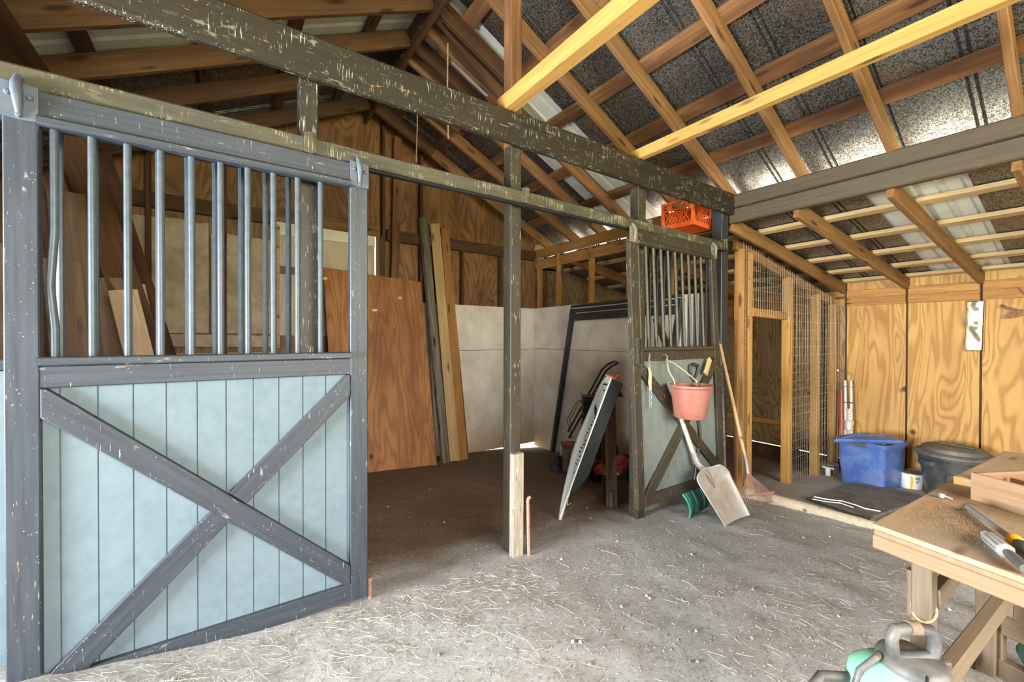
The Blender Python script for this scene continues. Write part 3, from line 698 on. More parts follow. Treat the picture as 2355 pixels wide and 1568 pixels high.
wl = MB().lathe([(.07, -.025), (.10, -.028), (.11, 0), (.10, .028), (.07, .025)], bg_+R_[0]*-.22+V((0, 0, .04)), axis=R_[1], n=24).build('wheel', 'black_plastic', mw, smooth=True)
m = MB(); m.bar(bg_+V((-.12, .1, .30)), bg_+V((.02, -.08, .27)), .05, .04); m.build('flap', 'red_paint', mw, bev=.01)
Hb = uY(1308, 1008, bg_.y); H1 = uY(1392, 855, bg_.y-.25); H2 = uY(1421, 835, bg_.y-.35)
for off in (V((0, 0, 0)), V((.24, .28, .0))):
    m = MB(); m.tube([Hb+off, Hb.lerp(H1, .45)+off, H1+off, H1.lerp(H2, .5)+off+V((0, 0, .015)), H2+off], .013, 10); m.build('handlebar', 'black_plastic', mw, smooth=True)
m = MB(); m.tube([H2, H2+V((.12, .14, .01)), H2+V((.24, .28, 0))], .014, 10); m.build('grip', 'black_plastic', mw, smooth=True)
for q in (.03, .08):
    m = MB(); m.tube([Hb+V((.05, 0, .0)), Hb.lerp(H1, .2)+V((-.07-q, 0, .08)), Hb.lerp(H1, .45)+V((-.05-q, 0, .10)), Hb.lerp(H1, .62)], .004, 6); m.build('cable', 'black_plastic', mw, smooth=True)
p0 = uY(1364, 992, bg_.y-.2); st_ = empty('tray_stack', V((p0.x, p0.y, p0.z-.35)), 'stack of black ridged plastic trays behind the sled', 'trays')
for k in range(5):
    m = MB(); c_ = p0+V((0, 0, .055+.085*k)); m.box(c_, (.26, .20, .078), R_); m.box(c_+V((0, 0, .034)), (.28, .22, .012), R_)
    m.build('tray', 'black_plastic', st_, bev=.006)
MB().box(p0+V((0, 0, -.17)), (.22, .18, .36), R_).build('stand', 'grey_plastic', st_, bev=.01)
# old wooden bench end between sled and door
q = uG(1412, 1163); bn = empty('step_stool', q, 'old brown wooden stool between the sled and the smaller door', 'stool')
tq = uY(1415, 905, q.y+.05)
timber('side_panel', q+V((-.03, 0, 0)), V((q.x-.02, q.y+.04, tq.z)), .10, .03, 'old_board', bn, up=V((-.6, -.8, 0)))
timber('side_panel', q+V((.16, .22, 0)), V((q.x+.15, q.y+.24, tq.z)), .10, .03, 'old_board', bn, up=V((-.6, -.8, 0)))
timber('foot', q+V((-.06, -.02, .075)), q+V((.20, .26, .075)), .14, .03, 'old_board', bn, up=V((-.7, .7, 0)))
timber('shelf', q+V((-.03, .0, .30)), q+V((.18, .24, .30)), .14, .025, 'stud_wood', bn)
timber('seat', q+V((-.05, .0, tq.z-q.z)), q+V((.2, .28, tq.z-q.z)), .22, .03, 'old_board', bn)
timber('rail', q+V((-.03, .0, .18)), q+V((.18, .24, .18)), .03, .05, 'mark_black', bn)
# ------------------------------------------------------------------ things on and around the smaller door
hk = T2(.365, -.03, 1.17)
hook = MB(); hook.tube([hk+V((0, .03, .012)), hk+V((0, 0, .012)), hk+V((0, -.012, 0)), hk+V((0, -.012, -.022)), hk+V((0, 0, -.03))], .004, 8); hook.build('hook', 'steel', d2, smooth=True)
# bucket
bt = uY(1583, 884, 1.93); bb = uY(1590, 958, 1.95); rt_ = .155
bk = empty('bucket', bb, 'dusty red rubber bucket hanging on the smaller stall door', 'bucket')
H = bt.z-bb.z; cb = V((bt.x+.03, bt.y, bb.z))
prf = [(0, 0), (.112, 0), (.122, .012), (rt_-.004, H-.03), (rt_, H-.028), (rt_+.010, H-.022), (rt_+.011, H-.002), (rt_+.002, H), (rt_-.006, H-.006), (.114, .016), (0, .014)]
MB().lathe(prf, cb, n=48).build('body', 'bucket_rubber', bk, smooth=True)
hd = MB(); L_ = cb+V((-.13, .05, H)); R__ = cb+V((.115, .02, H)); tp_ = hk+V((0, -.012, -.03))
hd.tube([L_+V((0, 0, -.02)), L_+V((-.012, 0, .03)), L_.lerp(tp_, .45)+V((-.035, 0, .02)), L_.lerp(tp_, .8)+V((-.02, 0, .02)), tp_, R__.lerp(tp_, .75)+V((.02, 0, .01)), R__.lerp(tp_, .4)+V((.02, 0, .012)), R__+V((.0, 0, .02)), R__+V((0, 0, -.02))], .0055, 8)
hd.build('handle', 'rope', bk, smooth=True)
for p in (L_, R__): MB().box(p+V((0, 0, -.012)), (.03, .03, .03)).build('lug', 'bucket_rubber', bk, bev=.006)
# lead rope with snap
lk = T2(.155, -.006, 1.172); lr = empty('lead_rope', lk, 'short tan lead strap with a chain hanging at the left of the smaller door', 'lead rope')
def links(mb, p, n, l, r=.0022, dirv=V((0, 0, -1))):
    for i in range(n):
        c_ = p+dirv*(l*.72*i); a = V((1, 0, 0)) if i % 2 else V((0, 1, 0))
        mb.tube([c_+a*(l*.28*math.cos(t))+Z*(l*.5*math.sin(t)) for t in [2*pi*k/10 for k in range(10)]], r, 5, closed=True)
m = MB(); links(m, lk+V((0, -.02, 0)), 5, .026); m.build('chain', 'steel', lr)
m = MB(); m.tube([lk+V((0, -.02, -.085)), lk+V((.004, -.03, -.14)), lk+V((-.002, -.03, -.2)), lk+V((.006, -.03, -.265))], [.007, .013, .014, .009], 8); m.build('strap', 'rope', lr, smooth=True)
m = MB(); links(m, lk+V((.006, -.03, -.28)), 6, .03); m.build('snap_chain', 'steel', lr)
MB().tube([lk+V((0, .01, .005)), lk+V((0, -.022, .012)), lk+V((0, -.028, .03))], .003, 6).build('hook', 'steel', d2)

# scoop shovel
tl, tr_ = uG(1660, 1216), uG(1716, 1190)
sl_, sr_ = uY(1573, 1084, 1.99), uY(1654, 1072, 2.05)
sh = empty('scoop_shovel', (tl+tr_)/2, 'big aluminium scoop shovel leaning on the smaller door with its blade on the dirt', 'shovel')
nb = ((tr_-tl).cross(sl_-tl)).normalized()
if nb.y > 0: nb = -nb
def blade(u, v):
    a = tl.lerp(tr_, u); b = sl_.lerp(sr_, u); k = abs(u*2-1)
    c_ = a.lerp(b, v); mid = (sl_+sr_)/2
    if v > .80:
        f_ = (v-.80)/.20; c_ = c_+(mid-b)*(f_**2.2*.62)
    side = .060*(k**5)*(1-.35*(1-v))
    back = .06*max(0, (v-.72)/.28)**2*(1-k**2*.2)
    return c_+nb*(side+back)+Z*(.012*(1-v)*(1-k**2))
m = MB(); m.grid(blade, 28, 24); m.build('blade', 'aluminium', sh, smooth=True, solid=.005, sub=1)
nk = uY(1593, 1074, 2.02); ntop = uY(1590, 1030, 2.05)
mid = (sl_+sr_)/2
m = MB(); m.tube([blade(.5, .62)+nb*.004, blade(.45, .86)+nb*.01, uY(1602, 1062, 2.03), uY(1594, 1038, 2.045)], [.008, .026, .028, .021], 14); m.build('neck', 'steel', sh, smooth=True)
e0 = uY(1594, 1040, 2.045); e1 = uY(1566, 962, 2.085); e2 = e0+(e1-e0)*2.05
m = MB(); m.tube([e0, e0.lerp(e2, .5), e2], .0185, 14); m.build('handle', 'grey_handle', sh, smooth=True)
# green snow shovel
gl, gm, gr = uG(1583, 1192), uG(1600, 1189), uG(1624, 1180)
gtl = uY(1561, 1132, gl.y+.07)
gs = empty('snow_shovel', gm, 'green plastic snow shovel behind the aluminium scoop', 'shovel')
gw = V((.33, .02, .02)); g1 = V((gl.x, gl.y, gl.z)); 
def gblade(u, v):
    a = g1+gw*u; rise = V((-.085, .10, .27)); k = v
    p = a+rise*k+V((0, -.07*math.sin(pi*k*.9), 0)); p += Z*(.02*math.sin(pi*u))*k
    return p+V((0, -.006*(1 if (u*8) % 1 < .25 else 0), 0))
m = MB(); m.grid(gblade, 64, 14); m.build('blade', 'green_plastic', gs, smooth=True, solid=.006)
for u in (.02, .98):
    m = MB(); m.tube([gblade(u, k/8) for k in range(9)], .009, 8); m.build('blade_rim', 'green_plastic', gs, smooth=True)
for u in (.22, .4, .6, .8):
    m = MB(); m.tube([gblade(u, .05+.8*k/6)+V((0, -.006, 0)) for k in range(7)], .006, 6); m.build('blade_rib', 'black_plastic', gs, smooth=True)
gp0 = gblade(.55, .75); gp1 = uY(1611, 1000, 2.09); gp2 = uY(1594, 872, 2.125)
m = MB(); m.tube([gp0, gp1, gp2], .013, 12); m.build('shaft', 'black_plastic', gs, smooth=True)
dx = V((.055, 0, 0)); m = MB()
m.tube([gp2, gp2+V((-.035, 0, .022)), gp2+V((-.062, -.004, .075)), gp2+V((-.060, -.006, .118)), gp2+V((0, -.006, .132)), gp2+V((.064, -.006, .118)), gp2+V((.066, -.004, .075)), gp2+V((.035, 0, .022)), gp2], [.014, .013, .013, .015, .016, .015, .013, .013, .014], 10)
m.build('grip', 'black_plastic', gs, smooth=True)
timber('wood_paddle', T2(.93, -.03, 1.00), T2(1.02, -.025, 1.13), .05, .018, 'handle_wood', up=U2, label='flat wooden stick standing behind the red bucket', cat='stick')
# poles beside the corner post
m = MB(); m.tube([uY(1648, 1112, 2.2), uY(1654, 960, 2.2), uY(1652, 900, 2.2), uY(1641, 765, 2.2)], .013, 10); m.build('pole', 'grey_handle', smooth=True, label='thin grey pole leaning on the black corner post', cat='pole')
m = MB(); m.tube([uY(1668, 1112, 2.23), uY(1662, 900, 2.235), uY(1650, 760, 2.24)], .012, 10); m.build('pole', 'weathered', smooth=True, label='dark pole leaning behind the rake handle', cat='pole')
# fan rake
rk0 = uG(1738, 1158); hb = uY(1720, 1088, 2.03); ht = uY(1655, 790, 2.20); hm = uY(1716, 1062, 2.05)
rk = empty('leaf_rake', rk0, 'rusty fan rake with a long worn wooden handle leaning by the pen', 'rake')
m = MB(); m.tube([hm, hm.lerp(ht, .5), ht], [.016, .017, .0155], 12); m.build('handle', 'handle_wood', rk, smooth=True)
m = MB(); m.tube([hb, hm, hm+(ht-hm)*.06], .018, 10); m.build('ferrule', 'steel', rk, smooth=True)
fl = uG(1684, 1160)+V((0, -.05, .02)); fr = uG(1778, 1152)+V((0, -.05, .02)); nt = 18
for i in range(nt):
    u = i/(nt-1); e = fl.lerp(fr, u); e = V((e.x, e.y, fz(e.x, e.y)+.012)); s0 = hb+V((.012*(u-.5)*2, 0, -.0))
    k = s0.lerp(e, .86)+V((0, -.015, .01))
    m = MB(); m.tube([s0, s0.lerp(k, .5), k, e.lerp(k, .3)+V((0, -.03, .0)), e+V((.01, .03, -.005))], .0024, 5); m.build('tine', 'rusty_pink', rk, smooth=True)
bl, br = hb.lerp(fl, .72)+V((-.03, -.02, 0)), hb.lerp(fr, .72)+V((.04, -.02, .012))
timber('brace_bar', bl, br, .006, .022, 'rusty_pink', rk)
m = MB(); m.tube([bl.lerp(br, .45), hb.lerp(bl.lerp(br, .45), .4)], .006, 6); m.build('spring', 'rusty_pink', rk)
# log edging
la, lb_ = uG(1692, 1130), uG(2010, 1213)
la = V((la.x-.05, la.y, la.z+.035)); lb_ = V((lb_.x, lb_.y, fz(lb_.x, lb_.y)+.02)); d_ = (lb_-la)
m = MB(); n_ = 14
m.tube([la+d_*(i/n_)+V((noise.noise(V((i, 0, 0)))*.008, 0, noise.noise(V((i, 5, 0)))*.008)) for i in range(n_+1)], [.068-.026*(i/n_)+.003*noise.noise(V((i*.9, 2, 1))) for i in range(n_+1)], 16)
m.build('log', 'log_wood', smooth=True, label='pale peeled log lying on the dirt under the fan rake', cat='log')

# ------------------------------------------------------------------ wire pen
yp = 2.14
pen = empty('wire_pen', (5.6, yp, -.4), 'wire mesh pen of yellow studs in the far lean-to corner', 'pen')
def pz(x): return 2.40-.185*(x-4.28)
for x, w_, d_, mt in ((4.30, .04, .09, 'stud_wood'), (4.42, .085, .09, 'gold_wood'), (5.37, .085, .09, 'gold_wood'), (6.17, .085, .085, 'gold_wood'), (6.72, .06, .08, 'gold_wood'), (6.85, .07, .06, 'stud_wood')):
    timber('post', (x+w_/2, yp+d_/2, fz(x, yp)-.05), (x+w_/2, yp+d_/2, pz(x)-.17), w_, d_, mt, pen, up=V((0, 1, 0)))
timber('post', (4.34, yp+.06, fz(4.4, 2.2)-.05), (4.34, yp+.06, 1.5), .10, .04, 'lean_wood', pen, up=V((0, 1, 0)))
timber('top_rail', (4.25, yp+.06, pz(4.25)-.14), (6.9, yp+.06, pz(6.9)-.12), .04, .10, 'lean_wood', pen)
timber('door_header', (4.48, yp+.045, 1.60), (5.46, yp+.045, 1.575), .04, .09, 'stud_wood', pen)
wm = MB()
def wire(a, b): wm.tube([a, (V(a)+V(b))/2+V((random.uniform(-.004, .004), random.uniform(-.006, .006), 0)), b], .0018, 4, cap=False)
xs_ = [4.30+.0508*i for i in range(51)]
def lowz(x): return 1.55 if 4.49 < x < 5.40 else fz(x, yp)+.01
for x in xs_: wire((x, yp-.006, lowz(x)), (x+random.uniform(-.01, .01), yp-.006, pz(x)-.10))
zc = -.38
while zc < 2.2:
    for a, b in ((4.28, 4.50), (4.50, 5.40), (5.40, 6.88)):
        if a == 4.50 and zc < 1.57: continue
        if zc > pz(b)-.12: b = 4.28+(2.28-zc)/.185
        if b > a+.05 and zc > lowz((a+b)/2): wire((a, yp-.007, zc), (b, yp-.007, zc))
    zc += .1
wm.build('wire_mesh', 'wire_metal', pen)
timber('pen_rail', (XE-.02, 2.2, .055), (XE-.02, 4.2, .045), .04, .085, 'stud_wood', label='horizontal rail on the plywood wall inside the pen', cat='rail')
timber('pen_rail', (XE-.02, 3.2, 1.62), (XE-.02, 5.3, 1.62), .04, .10, 'lean_wood', label='upper rail on the wall at the back of the pen', cat='rail')
timber('pen_post', (5.2, 3.6, -.5), (5.2, 3.6, 2.2), .09, .09, 'dark_wood', label='dark post inside the pen behind the mesh', cat='post')
timber('pen_post', (6.84, 3.3, -.5), (6.84, 3.3, 1.9), .04, .09, 'dark_wood', label='dark stud at the left of the dark plywood inside the pen', cat='post')
for i, z in enumerate((1.05, 1.75)):
    timber('back_rail', (4.3, 5.47, z), (6.88, 5.47, z), .05, .11, 'lean_wood', label=('lower' if i == 0 else 'upper')+' rail across the back wall of the pen', cat='rail')
MB().lathe([(0, 0), (.13, 0), (.14, .02), (.14, .22), (.10, .25), (0, .25)], (4.75, 3.25, fz(4.75, 3.25)), n=28).build('feeder', 'concrete', smooth=True, label='grey round drum on the dirt inside the pen', cat='drum')

# ------------------------------------------------------------------ lean-to
lrt = [((4.28, 2.255), (6.9, 2.09)), ((4.28, 1.66), (6.9, 1.46)), ((4.28, 1.01), (6.9, .85)), ((4.28, .38), (6.9, .24)), ((4.28, 3.4), (6.9, 3.4)), ((4.28, 4.6), (6.9, 4.6))]
nm_ = ['lean-to rafter above the wire pen', 'lean-to rafter meeting the plywood wall at its first open seam', 'lean-to rafter meeting the plywood wall above the hanging tin strip', 'lean-to rafter at the right edge of the picture',
       'lean-to rafter over the middle of the pen', 'lean-to rafter at the back of the pen']
for (a, b), l in zip(lrt, nm_):
    timber('lean_rafter', (a[0], a[1], zl(4.28)+.07), (b[0], b[1], zl(6.9)+.07), .045, .14, 'lean_wood', ch=.005, bow=.01, label='brown '+l, cat='rafter', group='rafters of the lean-to')
for i, x in enumerate([4.82, 5.38, 5.92, 6.43, 6.86]):
    timber('lean_purlin', (x, -1.4, zl(x)+.14+.02), (x, 5.4, zl(x)+.14+.02), .085, .04, 'handle_wood', up=V((.19, 0, 1)).normalized(), label='%s thin purlin above the lean-to rafters counted from the double beam' % ORD[i], cat='purlin', group='purlins of the lean-to')
for a, b in zip(seams[:-1], seams[1:]):
    if a < -1: continue
    for k, (z, h) in enumerate(((1.805, .10), (1.912, .10))):
        timber('trim_%d' % (1+k), (XE-.012, a+.012, z), (XE-.012, b-.012, z), .03, h, 'stud_wood', kind='structure')
MB().box((XE+.04, 3.8, -.46), (.10, 3.5, .256)).build('baseboard_right', 'dark_wood', kind='structure')
MB().box((XE+.04, -.7, -.42), (.10, 5.5, .30)).build('baseboard_right', 'dark_wood', kind='structure')

# tin strip and rusty hoe on the wall
a, b = uX(2227, 806, XE-.03), uX(2261, 691, XE-.03)
tn = empty('tin_strip', V((XE-.02, (a.y+b.y)/2, a.z)), 'shiny crinkled tin strip with holes nailed on the plywood wall', 'tin strip')
yc = (a.y+b.y)/2+.01
m = MB(); m.grid(lambda u, v: V((XE-.018-.010*noise.noise(V((u*1.4, v*3.5, 1)))-.0015*math.sin(v*12+u*5), yc+.062-.124*u+.012*(.5-v), a.z+(b.z-a.z)*v)), 10, 50)
m.build('sheet', 'tin', tn, smooth=True, solid=.002)
m = MB(); r0 = [V((XE-.026, yc+.068, a.z-.005)), V((XE-.026, yc-.066, a.z-.005)), V((XE-.026, yc-.076, b.z+.005)), V((XE-.026, yc+.056, b.z+.005))]
m.tube(r0, .006, 8, closed=True); m.build('rim', 'tin', tn, smooth=True)
for z, r in ((b.z-.09, .026), (a.z+.25, .018), (a.z+.31, .018)):
    MB().lathe([(0, .006), (r*.7, .005), (r, 0)], (XE-.030, yc-.01, z), axis=(-1, 0, 0), n=20).build('hole', 'olive_metal', tn)
h0 = uX(2328, 718, XE-.05)
ho = empty('hoe_head', h0, 'rusty hoe head hung high on the plywood wall at the right edge', 'hoe')
m = MB(); P_ = [V((h0.x, h0.y+.065, h0.z-.065)), V((h0.x, h0.y-.02, h0.z-.06)), V((h0.x, h0.y-.10, h0.z-.025)), V((h0.x, h0.y-.115, h0.z+.02)), V((h0.x, h0.y-.05, h0.z+.03)), V((h0.x, h0.y+.02, h0.z+.01))]
m.prism(P_, V((.006, 0, 0))); m.build('blade', 'rust', ho, bev=.002)
m = MB(); m.tube([h0+V((0, -.03, .02)), h0+V((.0, .04, .05)), h0+V((.02, .08, .08))], .012, 8); m.build('socket', 'rust', ho, smooth=True)
m = MB(); k0 = uX(2347, 665, XE-.03); m.tube([k0+V((0, .02, .02)), k0+V((0, -.03, -.06))], .008, 8); m.build('peg', 'rust', label='rusty peg in the plywood wall above the hoe head', cat='peg')
# wrapped poles in the pen corner
t0 = uX(1950, 875, XE-.12); t1 = V((6.66, 1.98, fz(6.66, 1.98)))
um = empty('wrapped_poles', t1, 'two pale poles wrapped in clear plastic standing in the plywood corner', 'poles')
for dy in (0, .045):
    m = MB(); A_ = t1+V((0, -dy*1.2, .0)); B_ = t0+V((0, .03-dy*1.4, .0)); m.tube([A_, A_.lerp(B_, .96), B_], [.017, .016, .014], 12); m.build('pole', 'pale_plastic', um, smooth=True)
    m = MB(); c_ = A_.lerp(B_, .97); m.tube([A_.lerp(B_, .93), A_.lerp(B_, .935)], .018, 12); m.tube([A_.lerp(B_, .76), A_.lerp(B_, .77)], .019, 12); m.build('band', 'mark_black', um)
m = MB(); A_ = t1; B_ = t0
m.grid(lambda u, v: A_.lerp(B_, .12+.58*v)+V((math.cos(u*2*pi), math.sin(u*2*pi), 0))*(.030+.010*noise.noise(V((u*5, v*14, 0)))+(.03 if .1 < u < .9 and .6 < v < .8 else 0)*0.6)+V((0, -.02, 0)), 22, 40)
m.build('plastic_wrap', 'film', um, smooth=True)
m = MB(); m.tube([t1+V((-.01, .05, .1)), t0+V((0, .07, -.12))], .012, 8); m.build('red_rod', 'red_paint', um, label='red rod')
kk = t0+V((0, .0, .05)); m = MB(); m.tube([kk+V((0, .10, .07)), kk+V((0, .05, .06)), kk+V((0, 0, .05)), kk+V((0, -.03, .02)), kk+V((0, -.01, -.03))], .003, 6); m.tube([kk+V((0, .09, .05)), kk+V((0, .02, .035)), kk+V((0, -.02, .03)), kk+V((0, .0, -.02))], .0025, 6)
m.lathe([(0, 0), (.018, 0), (.018, .02), (0, .02)], kk+V((-.01, .11, .07)), n=12); m.build('wire_hook', 'wire_metal', um, smooth=True)

# ------------------------------------------------------------------ blue tub with its lid askew
F0, F1, F2 = uG(1929, 1106), uG(2031, 1128), uG(2071, 1106)
zt = .135
e1_ = (F1-F0); e1_.z = 0; w1 = e1_.length; e1_.normalize(); e2_ = V((-e1_.y, e1_.x, 0))
if e2_.dot(F2-F1) < 0: e2_ = -e2_
w2 = .46; zb = min(F0.z, F1.z)-.005
tb = empty('storage_tub', F0+e1_*w1/2+e2_*w2/2, 'blue plastic storage tub with its lid lying askew by the plywood wall', 'storage tub')
def tubr(k, o, r=.05):
    """rounded rectangle at flare k, offset o"""
    out = []; a = w1/2+k; b = w2/2+k; c_ = F0+e1_*w1/2+e2_*w2/2
    for cx, cy, s0_ in ((a-r, b-r, 0), (-a+r, b-r, 1), (-a+r, -b+r, 2), (a-r, -b+r, 3)):
        for j in range(5):
            t = (s0_+j/4)*pi/2; out.append(V((c_.x, c_.y, 0))+e1_*(cx+r*math.cos(t))+e2_*(cy+r*math.sin(t))+V((0, 0, o)))
    return out
def loft(mb, rings, cap0=True, cap1=False):
    n = len(rings[0]); k = len(mb.v)
    for r in rings: mb.v += r
    for i in range(len(rings)-1): mb.f += [(k+i*n+j, k+i*n+(j+1) % n, k+(i+1)*n+(j+1) % n, k+(i+1)*n+j) for j in range(n)]
    if cap0: mb.f.append(tuple(k+j for j in range(n-1, -1, -1)))
    if cap1: mb.f.append(tuple(k+(len(rings)-1)*n+j for j in range(n)))
m = MB(); loft(m, [tubr(-.03, zb), tubr(-.012, zb+.02), tubr(.012, zb+.30), tubr(.014, zt-.055), tubr(.032, zt-.05), tubr(.036, zt), tubr(.026, zt), tubr(.004, zt-.06), tubr(-.035, zb+.03)], True, True)
m.build('body', 'tub_blue', tb, smooth=True)
cf = F0+e1_*w1*.48-e2_*.03; 
MB().box(V((cf.x, cf.y, zt-.035))-e2_*.012, (.17, .02, .045), (e1_, e2_, Z)).build('latch', 'grey_plastic', tb, bev=.006)
for u0, u1 in ((.3, .34), (.66, .62)):
    m = MB(); m.prism([F0+e1_*w1*(u0-.04)+V((0, 0, zt-.07-F0.z))-e2_*.006, F0+e1_*w1*(u0+.04)+V((0, 0, zt-.07-F0.z))-e2_*.006, F0+e1_*w1*(u1+.01)+V((0, 0, zb+.05-F0.z))+e2_*.018, F0+e1_*w1*(u1-.01)+V((0, 0, zb+.05-F0.z))+e2_*.018], e2_*.03)
    m.build('rib', 'tub_blue', tb)
lq = [uZ(1918, 1011, .185), uZ(2080, 1015, .190), uZ(2038, 1000, .21), uZ(1955, 1002, .21)]
m = MB(); lup = (lq[1]-lq[0]).cross(lq[3]-lq[0]).normalized()
lup = lup if lup.z > 0 else -lup
def lrd(k, o):
    ce = (lq[0]+lq[1]+lq[2]+lq[3])/4; out = []
    for i in range(4):
        p0_, p1_, p2_ = lq[i-1], lq[i], lq[(i+1) % 4]
        for t_ in (.12, .04, 0):
            out.append((p1_.lerp(p0_, t_) if t_ else p1_.lerp(ce, .02)))
        for t_ in (.04, .12): out.append(p1_.lerp(p2_, t_))
    return [ce+(p-ce)*(1+k)+lup*o for p in out]
loft(m, [lrd(.02, -.03), lrd(.0, .0), lrd(-.04, .006), lrd(-.12, .008), lrd(-.16, -.002)], False, True); m.build('lid', 'tub_blue', tb, smooth=True, solid=.005)
m = MB(); ob = F0+e1_*(w1*.42)+e2_*.20
m.tube([V((ob.x, ob.y, zt-.10))-e1_*.16, V((ob.x, ob.y, zt-.04)), V((ob.x, ob.y, zt-.06))+e1_*.2], [.06, .09, .07], 14); m.build('rolled_sack', 'olive_metal', smooth=True, label='olive rolled bundle showing under the lid of the blue tub', cat='bundle')
# trash can
cc = V((6.42, .98, 0)); cc.z = fz(cc.x, cc.y); zt2 = .10
tc = empty('trash_can', cc, 'black round trash can with a grey lid by the plywood wall', 'trash can')
h_ = zt2-cc.z
MB().lathe([(0, .0), (.205, 0), (.215, .02), (.25, h_*.62), (.262, h_*.66), (.275, h_-.06), (.285, h_-.05), (.287, h_-.012), (.27, h_)], cc, n=48).build('body', 'can_black', tc, smooth=True)
ld = MB().lathe([(.305, -.028), (.312, -.02), (.312, .0), (.295, .012), (.255, .018), (.245, .055), (.225, .066), (.12, .078), (0, .08)], cc+V((0, 0, h_)), n=48).build('lid', 'lid_grey', tc, smooth=True)
m = MB(); m.bar(cc+V((-.03, -.15, h_+.085)), cc+V((.06, .12, h_+.085)), .05, .02); m.build('lid_handle', 'lid_grey', ld, bev=.008)
for an in (2.55, 3.6+2.1):
    dv = V((math.cos(an), math.sin(an), 0)); m = MB(); m.box(cc+dv*.29+V((0, 0, h_-.10)), (.06, .15, .05), (dv, V((-dv.y, dv.x, 0)), Z)); m.build('handle', 'can_black', tc, bev=.012)
for an in (3.3, 3.75):
    dv = V((math.cos(an), math.sin(an), 0)); m = MB(); m.bar(cc+dv*.222+V((0, 0, .04)), cc+dv*.262+V((0, 0, h_*.6)), .10, .012, up=dv); m.build('rib', 'can_black', tc, bev=.004)
# paint pail, cup, white bracket
pc = uG(2096, 1122); pl_ = empty('pail', pc, 'small white pail with an orange stripe between the tub and the trash can', 'pail')
MB().lathe([(0, 0), (.092, 0), (.096, .01), (.108, .165), (.114, .168), (.114, .18), (.104, .18), (.10, .165)], pc, n=32).build('body', 'white_plastic', pl_, smooth=True)
MB().lathe([(0, .012), (.098, .012), (.108, 0), (.108, -.01)], pc+V((0, 0, .175)), n=32).build('lid', 'lid_grey', pl_, smooth=True)
vd = V((EYE.x-pc.x, EYE.y-pc.y, 0)).normalized(); vs_ = V((-vd.y, vd.x, 0))
def onpail(th, z, k=.001): 
    d = vd*math.cos(th)+vs_*math.sin(th); return pc+d*(.0975+.069*z+k)+V((0, 0, z))
m = MB(); m.grid(lambda u, v: onpail(-.12+.2*u+.12*math.sin(v*2)*.4, .015+.145*v), 5, 8); m.build('stripe', 'orange_plastic', pl_)
m = MB()
for (a_, z_, w_, h2) in ((.32, .125, .07, .03), (.44, .13, .06, .024), (.56, .12, .07, .035), (.36, .10, .25, .008), (.36, .088, .22, .006)):
    m.grid(lambda u, v: onpail(a_+w_*u, z_+h2*v), 3, 1)
m.build('lettering', 'mark_black', pl_)
cu = uG(2118, 1112); m = MB(); m.lathe([(0, 0), (.045, 0), (.052, .13), (.046, .13), (.04, .01), (0, .01)], cu+V((.0, 0, .12)), axis=(-.5, .75, -.05), n=24); m.build('cup', 'white_plastic', smooth=True, label='white cup lying against the trash can', cat='cup')
wb = uG(1905, 1093); m = MB(); m.box(wb+V((0, 0, .05)), (.03, .05, .10)); m.box(wb+V((0, 0, .105)), (.04, .13, .018)); m.build('bracket', 'white_plastic', bev=.003, label='small white T-shaped bracket beside the blue tub', cat='bracket')
MB().box(uG(1922, 1090)+V((.05, .1, .05)), (.2, .19, .14)).build('concrete_block', 'concrete', bev=.01, label='grey concrete block behind the white bracket', cat='block')
# grey deck planks on the ground and a white cord
dq = [uG(1866, 1152), uG(2003, 1198), uG(2135, 1150), uG(1975, 1112)]
dz = max(p.z for p in dq); dk = empty('floor_mat', (dq[0]+dq[2])/2, 'grey dusty floor mat of wide boards in front of the blue tub', 'mat')
zz = lambda p: V((p.x, p.y, fbase(p.x, p.y)+.012))
for k in range(4):
    a, b = k/4+.004, (k+1)/4-.004
    P_ = [zz(dq[0].lerp(dq[3], a)), zz(dq[1].lerp(dq[2], a)), zz(dq[1].lerp(dq[2], b)), zz(dq[0].lerp(dq[3], b))]
    MB().prism(P_, V((0, 0, .022))).build('board', 'deck_grey', dk, bev=.003)
e_ = [zz(dq[0]), zz(dq[1])]; timber('edge_board', e_[0]+V((-.02, -.02, .0)), e_[1]+V((-.02, -.02, 0)), .05, .05, 'deck_grey', dk)
m = MB(); cp = [(1872, 1153), (1905, 1160), (1935, 1163), (1965, 1172), (1990, 1180), (2025, 1187)]
m.tube([uG(*p)+V((0, 0, .045+.004*(i % 2))) for i, p in enumerate(cp)], .006, 6); m.tube([uG(p[0]-3, p[1]+5)+V((0, 0, .045)) for p in cp[:4]], .005, 6)
m.build('cord', 'white_plastic', smooth=True, label='white cord lying across the grey floor mat', cat='cord')

